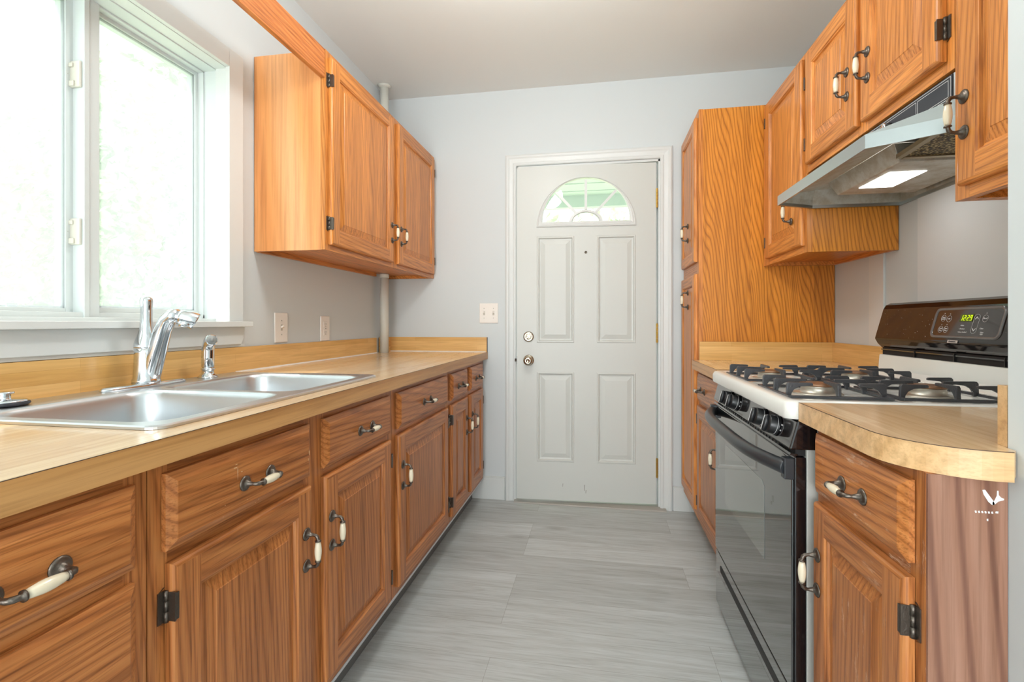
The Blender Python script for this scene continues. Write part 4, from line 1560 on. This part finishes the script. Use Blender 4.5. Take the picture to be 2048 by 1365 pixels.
def frame_lines(y0, y1, z0, z1, wv=0.0011):
    m.box(xk, 0.7901, y0, y1, z0, z0 + wv).box(xk, 0.7901, y0, y1, z1 - wv, z1).box(xk, 0.7901, y0, y0 + wv, z0, z1).box(xk, 0.7901, y1 - wv, y1, z0, z1)


frame_lines(HY0 + 0.016, HY1 - 0.026, 1.610, hzt - 0.004)
frame_lines(HY0 + 0.024, HY0 + 0.135, 1.615, hzt - 0.010)
frame_lines(HY0 + 0.140, HY1 - 0.034, 1.615, hzt - 0.010)
m.build('strip_lines', print_w, cs)
for ky in (1.508, 1.566):
    m = MB().lathe([(0.011, 0), (0.011, -0.005), (0.0095, -0.006), (0.0095, -0.014)], (0.790, ky, 1.637), 'x')
    kn = m.build('knob', plastic_k, hood)
    m = MB().lathe([(0.0100, -0.014), (0.0100, -0.018), (0.0085, -0.020), (0.001, -0.020)], (0.790, ky, 1.637), 'x')
    m.build('knob_cap', chrome, kn)
# fan housing box with lens, filter beside it
m = MB()
bx0_, bx1_ = 0.832, 1.075
fb = [(bx0_ - 0.0, 1.545), (bx0_, 1.905), (bx1_, 1.905), (bx1_, 1.545)]
ft = [(bx0_ - 0.022, 1.53), (bx0_ - 0.022, 1.93), (bx1_, 1.93), (bx1_, 1.53)]
m.loops([[(x, y, 1.5975) for x, y in ft], [(x, y, 1.548) for x, y in fb]], hood_under, False, False, True)
m.build('fan_housing', None, hood, 0.002)
m = MB().box(0.857, 0.957, 1.640, 1.815, 1.5462, 1.5482)
m.build('lamp_lens', lamp_em, hood, 0.001)
m = MB()
m.loops([[(0.83, 1.285, 1.572), (1.075, 1.285, 1.572), (1.075, 1.522, 1.556), (0.83, 1.522, 1.556)], [(0.83, 1.285, 1.580), (1.075, 1.285, 1.580), (1.075, 1.522, 1.564), (0.83, 1.522, 1.564)]], None, False, True, True)
fl = m.build('mesh_filter', filter_m, hood)
m = MB()
for (x0, x1, y0, y1) in ((0.816, 0.832, 1.275, 1.53), (1.073, 1.085, 1.275, 1.53)):
    m.loops([[(x0, y0, 1.570), (x1, y0, 1.570), (x1, y1, 1.554), (x0, y1, 1.554)], [(x0, y0, 1.582), (x1, y0, 1.582), (x1, y1, 1.566), (x0, y1, 1.566)]], None, False, True, True)
m.loops([[(0.83, 1.518, 1.553), (1.075, 1.518, 1.553), (1.075, 1.532, 1.552), (0.83, 1.532, 1.552)], [(0.83, 1.518, 1.565), (1.075, 1.518, 1.565), (1.075, 1.532, 1.564), (0.83, 1.532, 1.564)]], None, False, True, True)
m.build('filter_frame', flat('aluminium_frame', srgb(176, 168, 146), 0.4, 0.9), fl)

# ------------------------------------------------------------------ gas range
rg = thing('gas_range', 'black gas range with a white cooktop, between the two right counters', 'range', (0.75, 1.61, 0))
RY0, RY1 = 1.228, 1.990
XRF = 0.445
m = MB()
m.box(XRF + 0.028, 1.04, RY0 + 0.003, RY1 - 0.003, 0.03, 0.868, grey_panel)
m.box(0.49, 0.52, RY0 + 0.03, RY0 + 0.06, 0.0, 0.03, dark).box(0.49, 0.52, RY1 - 0.06, RY1 - 0.03, 0.0, 0.03, dark)
m.box(1.0, 1.03, RY0 + 0.03, RY0 + 0.06, 0.0, 0.03, dark).box(1.0, 1.03, RY1 - 0.06, RY1 - 0.03, 0.0, 0.03, dark)
m.build('oven_body', None, rg, 0.002)
# storage drawer
m = MB()
m.box(XRF + 0.004, XRF + 0.028, RY0 + 0.002, RY1 - 0.002, 0.035, 0.232, enamel_k)
m.box(XRF - 0.001, XRF + 0.004, RY0 + 0.002, RY1 - 0.002, 0.035, 0.232, glass_k)
sd = m.build('storage_drawer', None, rg, 0.002)
m = MB()
sl = []
for i in range(20):
    a = 2 * pi * i / 20
    sl.append((((RY0 + RY1) / 2) + (0.315 + 0.012 * math.cos(a)) * (1 if math.cos(a) > 0 else -1) if False else ((RY0 + RY1) / 2) + math.copysign(0.300, math.cos(a)) + 0.013 * math.cos(a), 0.188 + 0.013 * math.sin(a)))
m.prism(sl, 'x', XRF - 0.0018, XRF - 0.0008)
m.build('finger_pull', flat('matte_black_recess', srgb(26, 26, 28), 0.6), sd)
# oven door
m = MB()
m.box(XRF + 0.002, XRF + 0.027, RY0 + 0.002, RY1 - 0.002, 0.240, 0.786, enamel_k)
m.box(XRF - 0.004, XRF + 0.002, RY0 + 0.004, RY1 - 0.004, 0.242, 0.784, glass_k)
od = m.build('oven_door', None, rg, 0.003)
m = MB()
wl = [(1.42, 0.46), (1.835, 0.46), (1.835, 0.655), (1.82, 0.668), (1.44, 0.668), (1.42, 0.655)]
m.prism(wl, 'x', XRF - 0.0048, XRF - 0.0040)
m.build('oven_window', glass_g, od)
m = MB()
ym, hl = (RY0 + RY1) / 2, (RY1 - RY0) / 2 - 0.008
pts, rad = [], []
for i in range(25):
    t_ = -1 + 2 * i / 24
    y_ = ym + hl * t_
    bow = 0.052 * (1 - abs(t_) ** 3.4)
    pts.append((XRF - 0.012 - bow, y_, 0.760 + 0.004 * (1 - t_ * t_)))
    rad.append(0.0175 if abs(t_) < 0.93 else 0.0185)
m.tube(pts, rad, None, 14)
for sg in (-1, 1):
    m.box(XRF - 0.022, XRF + 0.0, ym + sg * hl - 0.012, ym + sg * hl + 0.012, 0.735, 0.784)
m.build('door_handle', flat('satin_black_handle', srgb(46, 50, 54), 0.28), od, 0.002)
# vent gap with louvres, between the door and the panel
m = MB().box(XRF + 0.006, XRF + 0.04, RY0 + 0.01, RY1 - 0.01, 0.788, 0.802, dark)
for k_ in range(24):
    y_ = RY0 + 0.10 + k_ * 0.0235
    m.box(XRF + 0.001, XRF + 0.008, y_, y_ + 0.016, 0.792, 0.797, plastic_k)
m.prism([(XRF + 0.004, 0.786), (XRF - 0.008, 0.791), (XRF - 0.006, 0.795), (XRF + 0.01, 0.792)], 'y', RY0 + 0.004, RY1 - 0.004, enamel_k)
m.build('vent_louvres', None, rg)
# sloping control panel with knobs
cp0, cp1 = (XRF - 0.010, 0.803), (XRF + 0.008, 0.871)
m = MB()
m.prism([cp0, cp1, (XRF + 0.05, 0.871), (XRF + 0.05, 0.803)], 'y', RY0, RY1, enamel_k)
cpn = m.build('control_panel', flat('glossy_grey_black', srgb(40, 43, 44), 0.08, coat=0.8), rg, 0.004)
nx, nz = -(cp1[1] - cp0[1]), (cp1[0] - cp0[0])
nl = math.hypot(nx, nz)
NV = Vector((nx / nl, 0, nz / nl))
slope = math.atan2(cp1[0] - cp0[0], cp1[1] - cp0[1])
VU = Vector((math.sin(slope), 0, math.cos(slope)))


def kpt(y, up, out, yy=0.0, zz=0.0):
    c = Vector(((cp0[0] + cp1[0]) / 2, y, (cp0[1] + cp1[1]) / 2))
    return tuple(c + VU * (up + zz) + Vector((0, yy, 0)) + NV * out)


for ky in (1.335, 1.440, 1.690, 1.775):
    m = MB()
    ls = []
    for r, h in ((0.0255, 0.0005), (0.0255, 0.004), (0.0235, 0.006), (0.0225, 0.022), (0.0215, 0.024)):
        ls.append([kpt(ky, 0.0, h, r * math.cos(2 * pi * i / 28), r * math.sin(2 * pi * i / 28)) for i in range(28)])
    m.loops(ls, plastic_k, True, True, True)
    ls = []
    for h, k_ in ((0.022, 1.0), (0.030, 0.98), (0.034, 0.90)):
        l_ = []
        for i in range(20):
            a = 2 * pi * i / 20
            l_.append(kpt(ky, 0.0, h, 0.009 * k_ * math.cos(a), 0.022 * k_ * math.sin(a)))
        ls.append(l_)
    m.loops(ls, plastic_k, True, True, True)
    kn = m.build('burner_knob', None, rg)
    m = MB()
    ls = []
    for r, h in ((0.0235, 0.0060), (0.0240, 0.0066), (0.0228, 0.0072)):
        ls.append([kpt(ky, 0.0, h, r * math.cos(2 * pi * i / 28), r * math.sin(2 * pi * i / 28)) for i in range(28)])
    m.loops(ls, None, True)
    m.loops([[kpt(ky, 0.0, 0.0345, a, b) for a, b in ((-0.001, -0.018), (0.001, -0.018), (0.001, 0.018), (-0.001, 0.018))], [kpt(ky, 0.0, 0.0352, a, b) for a, b in ((-0.001, -0.018), (0.001, -0.018), (0.001, 0.018), (-0.001, 0.018))]], None, False, True, True)
    m.build('knob_marking', print_w, kn)
prot = (Matrix(((0, VU.x, NV.x), (-1, 0, 0), (0, VU.z, NV.z)))).to_4x4().to_euler()
for ky, s_ in ((1.335, 'OFF'), (1.440, 'OFF'), (1.690, 'OFF'), (1.775, 'OFF')):
    txt('panel_print', s_, 0.0075, print_w, cpn, kpt(ky, 0.0295, 0.0007), prot)
    txt('panel_print', 'LITE', 0.0052, print_w, cpn, kpt(ky - 0.030, 0.008, 0.0007), prot)
    txt('panel_print', 'HI', 0.0052, print_w, cpn, kpt(ky - 0.029, -0.006, 0.0007), prot)
# cooktop
m = MB()
ctz = 0.914
XC0, XC1 = 0.428, 0.985
Lx = (XC0 + XC1) / 2
hx_, hy_ = (XC1 - XC0) / 2, (RY1 - RY0) / 2 - 0.001
cyy = (RY0 + RY1) / 2
seq = [(0.002, 0.874, 0.02), (0.0, 0.880, 0.022), (0.0, 0.900, 0.022), (0.004, 0.911, 0.022), (0.012, 0.9155, 0.022), (0.028, 0.9160, 0.02), (0.040, 0.911, 0.02), (0.048, 0.909, 0.02)]
m.loops([[(p[0], p[1], z) for p in rr(Lx, cyy, hx_ - i, hy_ - i, r_, 6)] for i, z, r_ in seq], None, True, False, True)
m.build('cooktop', enamel_w, rg)
# white backguard and black console
m = MB()
m.prism([(0.975, 0.905), (0.985, 0.918), (1.000, 0.935), (1.004, 0.984), (1.030, 0.984), (1.030, 0.905)], 'y', RY0 + 0.004, RY1 - 0.004)
m.build('backguard', enamel_w, rg, 0.004)
m = MB().box(1.012, 1.05, RY0 + 0.012, RY1 - 0.012, 0.984, 1.02, dark)
for k_ in range(3):
    y_ = RY0 + 0.20 + k_ * 0.18
    m.box(1.006, 1.014, y_, y_ + 0.003, 0.985, 1.008, plastic_k)
m.box(1.008, 1.02, RY0 + 0.01, RY1 - 0.01, 1.000, 1.004, enamel_k)
m.build('vent_grille', None, rg)
cpz = [(1.018, 1.003), (1.000, 1.022), (0.990, 1.040), (1.018, 1.146), (1.026, 1.160), (1.040, 1.167), (1.075, 1.167), (1.075, 1.003)]
m = MB().prism(cpz, 'y', RY0, RY1)
con = m.build('console', flat('console_black', srgb(18, 13, 12), 0.08, coat=0.15), rg, 0.006, 3)
ca, cb_ = Vector((0.990, 0, 1.040)), Vector((1.018, 0, 1.146))
CV = (cb_ - ca).normalized()
CN = Vector((-CV.z, 0, CV.x))
CNTR = (ca + cb_) / 2


def cpt(y, up, out):
    c = CNTR + CV * up + CN * out
    return (c.x, y, c.z)


crot = (Matrix(((0, CV.x, CN.x), (-1, 0, 0), (0, CV.z, CN.z)))).to_4x4().to_euler()
# membrane panel with rounded frame
yc = 1.560


def crr(hy, hz, r_, out, yc=yc, up=0.004):
    return [cpt(yc + p[0], up + p[1], out) for p in rr(0, 0, hy, hz, r_, 6)]


m = MB()
m.loops([crr(0.132, 0.046, 0.018, 0.0002), crr(0.131, 0.045, 0.018, 0.0035), crr(0.127, 0.041, 0.015, 0.0040), crr(0.124, 0.038, 0.013, 0.0012)], None, True, False, False)
m.build('display_frame', flat('grey_display_frame', srgb(96, 94, 94), 0.2, coat=0.6), con)
m = MB()
m.add(crr(0.124, 0.038, 0.013, 0.0010), [tuple(range(28))])
mp = m.build('display_panel', flat('display_panel_black', srgb(26, 18, 18), 0.1, coat=0.5), con)
m = MB()
dy, du = 1.560, 0.018
m.loops([[cpt(dy + a, du + b, 0.0014) for a, b in ((-0.024, -0.0105), (0.024, -0.0105), (0.024, 0.0105), (-0.024, 0.0105))], [cpt(dy + a, du + b, 0.0020) for a, b in ((-0.024, -0.0105), (0.024, -0.0105), (0.024, 0.0105), (-0.024, 0.0105))]], None, False, True, True)
m.build('clock_window', led_off, con)
# seven-segment digits 12:29
SEG = {'1': 'bc', '2': 'abged', '9': 'abcdfg'}
m = MB()


def seg_rect(yo, a0, a1, b0, b1):
    # a to the right seen from the room: right = -Y ... (screen right is towards the camera = smaller Y)
    q = [(a0, b0), (a1, b0), (a1, b1), (a0, b1)]
    sl_ = 0.12
    m.loops([[cpt(yo - (a + b * sl_), du + b, 0.0024) for a, b in q], [cpt(yo - (a + b * sl_), du + b, 0.0029) for a, b in q]], None, False, True, True)


for i, ch in enumerate('1229'):
    yo = dy + 0.0165 - i * 0.0110 - (0.002 if i > 1 else 0)
    w2, h2, th_ = 0.0033, 0.0075, 0.0014
    g = {'a': (-w2, w2, h2 - th_, h2), 'd': (-w2, w2, -h2, -h2 + th_), 'g': (-w2, w2, -th_ / 2, th_ / 2), 'b': (w2 - th_, w2, 0, h2), 'c': (w2 - th_, w2, -h2, 0), 'f': (-w2, -w2 + th_, 0, h2), 'e': (-w2, -w2 + th_, -h2, 0)}
    for sgm in SEG[ch]:
        seg_rect(yo, *g[sgm])
for b in (-0.003, 0.003):
    seg_rect(dy - 0.0008 + 0.001, -0.0006, 0.0006, b - 0.0007, b + 0.0007)
m.build('clock_digits', led, con)
for (s_, y_, u_, sz) in (('Timer\nOn/Off', 1.652, 0.018, 0.0052), ('Off', 1.628, 0.016, 0.0062), ('Cook\nTime', 1.652, -0.016, 0.0058), ('Start\nTime', 1.630, -0.016, 0.0058),
                         ('• Bake', 1.568, -0.004, 0.0056), ('• Preheat', 1.566, -0.0135, 0.0056), ('• Door Locked', 1.562, -0.023, 0.0056),
                         ('Broil', 1.492, 0.016, 0.0070), ('Clean', 1.495, -0.012, 0.0056), ('Oven\nLight', 1.490, -0.025, 0.0048)):
    txt('panel_print', s_, sz, print_w, con, cpt(y_, u_, 0.0016), crot)
m = MB()


def stroke(pts, wv):
    for (a, b) in zip(pts, pts[1:]):
        d = Vector((b[0] - a[0], b[1] - a[1])).normalized() * wv
        q = Vector((-d.y, d.x))
        c4_ = [(a[0] + q.x, a[1] + q.y), (b[0] + q.x, b[1] + q.y), (b[0] - q.x, b[1] - q.y), (a[0] - q.x, a[1] - q.y)]
        m.loops([[cpt(y_, u_, 0.0012) for y_, u_ in c4_], [cpt(y_, u_, 0.0017) for y_, u_ in c4_]], None, False, True, True)


stroke([(1.527, 0.014), (1.5215, 0.021), (1.516, 0.014)], 0.0009)
stroke([(1.527, -0.012), (1.5215, -0.019), (1.516, -0.012)], 0.0009)
ring_pts = [(1.5215 + 0.010 * math.cos(2 * pi * i / 24), 0.001 + (0.018 if math.sin(2 * pi * i / 24) > 0 else -0.018) + 0.009 * math.sin(2 * pi * i / 24)) for i in range(25)]
stroke(ring_pts, 0.0003)
for (cy2, cu2) in ((1.652, 0.018), (1.628, 0.016), (1.652, -0.016), (1.630, -0.016), (1.492, 0.016)):
    stroke([(cy2 + 0.0095 * math.cos(2 * pi * i / 20), cu2 + 0.0095 * math.sin(2 * pi * i / 20)) for i in range(21)], 0.00025)
    stroke([(cy2 - 0.001, cu2 + 0.0145), (cy2 + 0.001, cu2 + 0.0145)], 0.001)
m.build('button_outlines', print_w, con)
m = MB()
m.loops([[cpt(1.588 + a, -0.0515 + b, 0.0004) for a, b in ((-0.020, -0.0042), (0.020, -0.0042), (0.020, 0.0042), (-0.020, 0.0042))], [cpt(1.588 + a, -0.0515 + b, 0.0018) for a, b in ((-0.020, -0.0042), (0.020, -0.0042), (0.020, 0.0042), (-0.020, 0.0042))]], None, False, True, True)
bd = m.build('badge', silver, con)
txt('badge_lettering', 'Kenmore', 0.0072, flat('badge_letters', srgb(60, 60, 60), 0.5), bd, cpt(1.588, -0.0515, 0.0021), crot)
# grease spatter on the console
m = MB()
random.seed(11)
for k_ in range(120):
    y_ = random.uniform(RY0 + 0.02, RY1 - 0.02)
    u_ = random.uniform(-0.05, 0.05)
    if abs(y_ - yc) < 0.14 and abs(u_) < 0.045 and random.random() < 0.7:
        continue
    r_ = random.uniform(0.0004, 0.0011)
    m.add([cpt(y_ + r_ * math.cos(a) * 1.3, u_ + r_ * math.sin(a), 0.0005) for a in [2 * pi * i / 6 for i in range(6)]], [tuple(range(6))])
sp_ = m.build('grease_specks', flat('grease_speck', srgb(170, 150, 130), 0.5), con)
sp_['kind'] = 'stuff'

# burners and grates
for (bx, by) in ((0.575, 1.430), (0.575, 1.790), (0.835, 1.430), (0.835, 1.790)):
    m = MB()
    m.lathe([(0.060, 0.0), (0.058, 0.003), (0.046, 0.004), (0.040, 0.006), (0.038, 0.019), (0.040, 0.021), (0.030, 0.022)], (bx, by, 0.9085), n=36)
    br_ = m.build('burner', flat('aluminium_burner', srgb(196, 190, 178), 0.4, 0.8), rg)
    m = MB().lathe([(0.041, 0.022), (0.043, 0.024), (0.042, 0.0275), (0.036, 0.029), (0.001, 0.0295)], (bx, by, 0.9085), n=32)
    m.build('burner_cap', flat('heat_browned_cap', srgb(150, 112, 84), 0.35, 0.4), br_)


def grate(cx_, cy_):
    m_ = MB()
    h_ = 0.118
    b_ = 0.0045
    z0_, z1_ = 0.9105, 0.9175
    m_.box(cx_ - h_, cx_ + h_, cy_ - h_, cy_ - h_ + 2 * b_, z0_, z1_).box(cx_ - h_, cx_ + h_, cy_ + h_ - 2 * b_, cy_ + h_, z0_, z1_)
    m_.box(cx_ - h_, cx_ - h_ + 2 * b_, cy_ - h_ + 2 * b_, cy_ + h_ - 2 * b_, z0_, z1_).box(cx_ + h_ - 2 * b_, cx_ + h_, cy_ - h_ + 2 * b_, cy_ + h_ - 2 * b_, z0_, z1_)
    # fingers: (start, direction)
    fs = []
    for sx_ in (-1, 1):
        fs.append((sx_ * (h_ - b_), 0.0, -sx_, 0, 0.080))
        for sy2 in (-1, 1):
            fs.append((sx_ * (h_ - b_), sy2 * (h_ - 0.028), -sx_, 0, 0.062))
    for sy2 in (-1, 1):
        fs.append((0.0, sy2 * (h_ - b_), 0, -sy2, 0.080))
    for (px, py, dx, dy_, ln) in fs:
        zt_ = 0.948
        # side profile: leg, arch, horizontal finger with blunt tip
        pf = [(0, z0_), (0.001, zt_ - 0.005), (0.005, zt_), (ln - 0.003, zt_ - 0.001), (ln, zt_ - 0.003), (ln, zt_ - 0.008), (0.050, zt_ - 0.009), (0.030, zt_ - 0.011), (0.018, zt_ - 0.018), (0.012, zt_ - 0.028), (0.011, z0_)]
        wv = 0.0042
        lo = [(cx_ + px + dx * s_ - dy_ * wv, cy_ + py + dy_ * s_ - dx * wv, z) for s_, z in pf]
        hi = [(cx_ + px + dx * s_ + dy_ * wv, cy_ + py + dy_ * s_ + dx * wv, z) for s_, z in pf]
        m_.loops([lo, hi], None, False, True, True)
    return m_.build('grate', iron, rg, 0.0012)


for (bx, by) in ((0.580, 1.430), (0.580, 1.790), (0.835, 1.430), (0.835, 1.790)):
    grate(bx, by)

# ------------------------------------------------------------------ outdoors
m = MB().box(-16, 9, -6, 16, -0.8, -0.70)
tag(m.build('lawn', grass), 'sunlit pale lawn seen through the windows', 'lawn', kind='stuff')


def tree(name, label, cx_, cy_, cz, rx, ry, rz, n, seed, lf=0.11):
    random.seed(seed)
    t_ = thing(name, label, 'tree', (cx_, cy_, -0.69))
    MB().tube([(cx_, cy_, -0.69), (cx_ + 0.05, cy_, cz * 0.5), (cx_, cy_ + 0.05, cz)], [0.12, 0.09, 0.05], None, 10).build('trunk', flat('bark', srgb(150, 136, 118), 0.8), t_)
    mm = MB()
    for k_ in range(n):
        while True:
            a, b, c = (random.uniform(-1, 1) for _ in range(3))
            if a * a + b * b + c * c < 1:
                break
        p = Vector((cx_ + a * rx, cy_ + b * ry, max(cz + c * rz, -0.45)))
        u_ = Vector((random.gauss(0, 1), random.gauss(0, 1), random.gauss(0, 1))).normalized()
        w_ = u_.orthogonal().normalized()
        s_ = lf * random.uniform(0.6, 1.3)
        q = u_.cross(w_)
        mm.add([p + u_ * s_, p + w_ * s_ * .5 + q * s_ * .15, p - u_ * s_, p - w_ * s_ * .5 + q * s_ * .15], [(0, 1, 2, 3)])
    f_ = mm.build('foliage', leaf, t_)
    f_['kind'] = 'stuff'
    return t_


tree('garden_tree', 'pale leafy tree outside the left window pane', -9.5, 2.2, 3.0, 2.6, 3.2, 3.0, 12000, 1, 0.13)
tree('garden_tree', 'pale leafy tree outside the right window pane', -9.2, 9.0, 3.2, 2.4, 3.2, 3.3, 12000, 2, 0.13)
tree('garden_tree', 'sunlit shrubs seen through the fan window of the door', 0.6, 8.6, 1.6, 3.2, 1.2, 1.6, 4500, 5)
# porch roof seen through the fan light
pr_ = MB().box(-2.6, 2.6, YB + 0.16, YB + 2.2, 2.42, 2.50)
for k_ in range(7):
    y_ = YB + 0.35 + k_ * 0.27
    pr_.box(-2.6, 2.6, y_, y_ + 0.012, 2.412, 2.42)
pr_.box(-2.6, 2.6, YB + 2.15, YB + 2.25, 2.30, 2.50)
tag(pr_.build('porch_roof', siding), 'white porch ceiling seen through the fan window', 'porch roof', base=(0, YB + 1.2, 2.42))
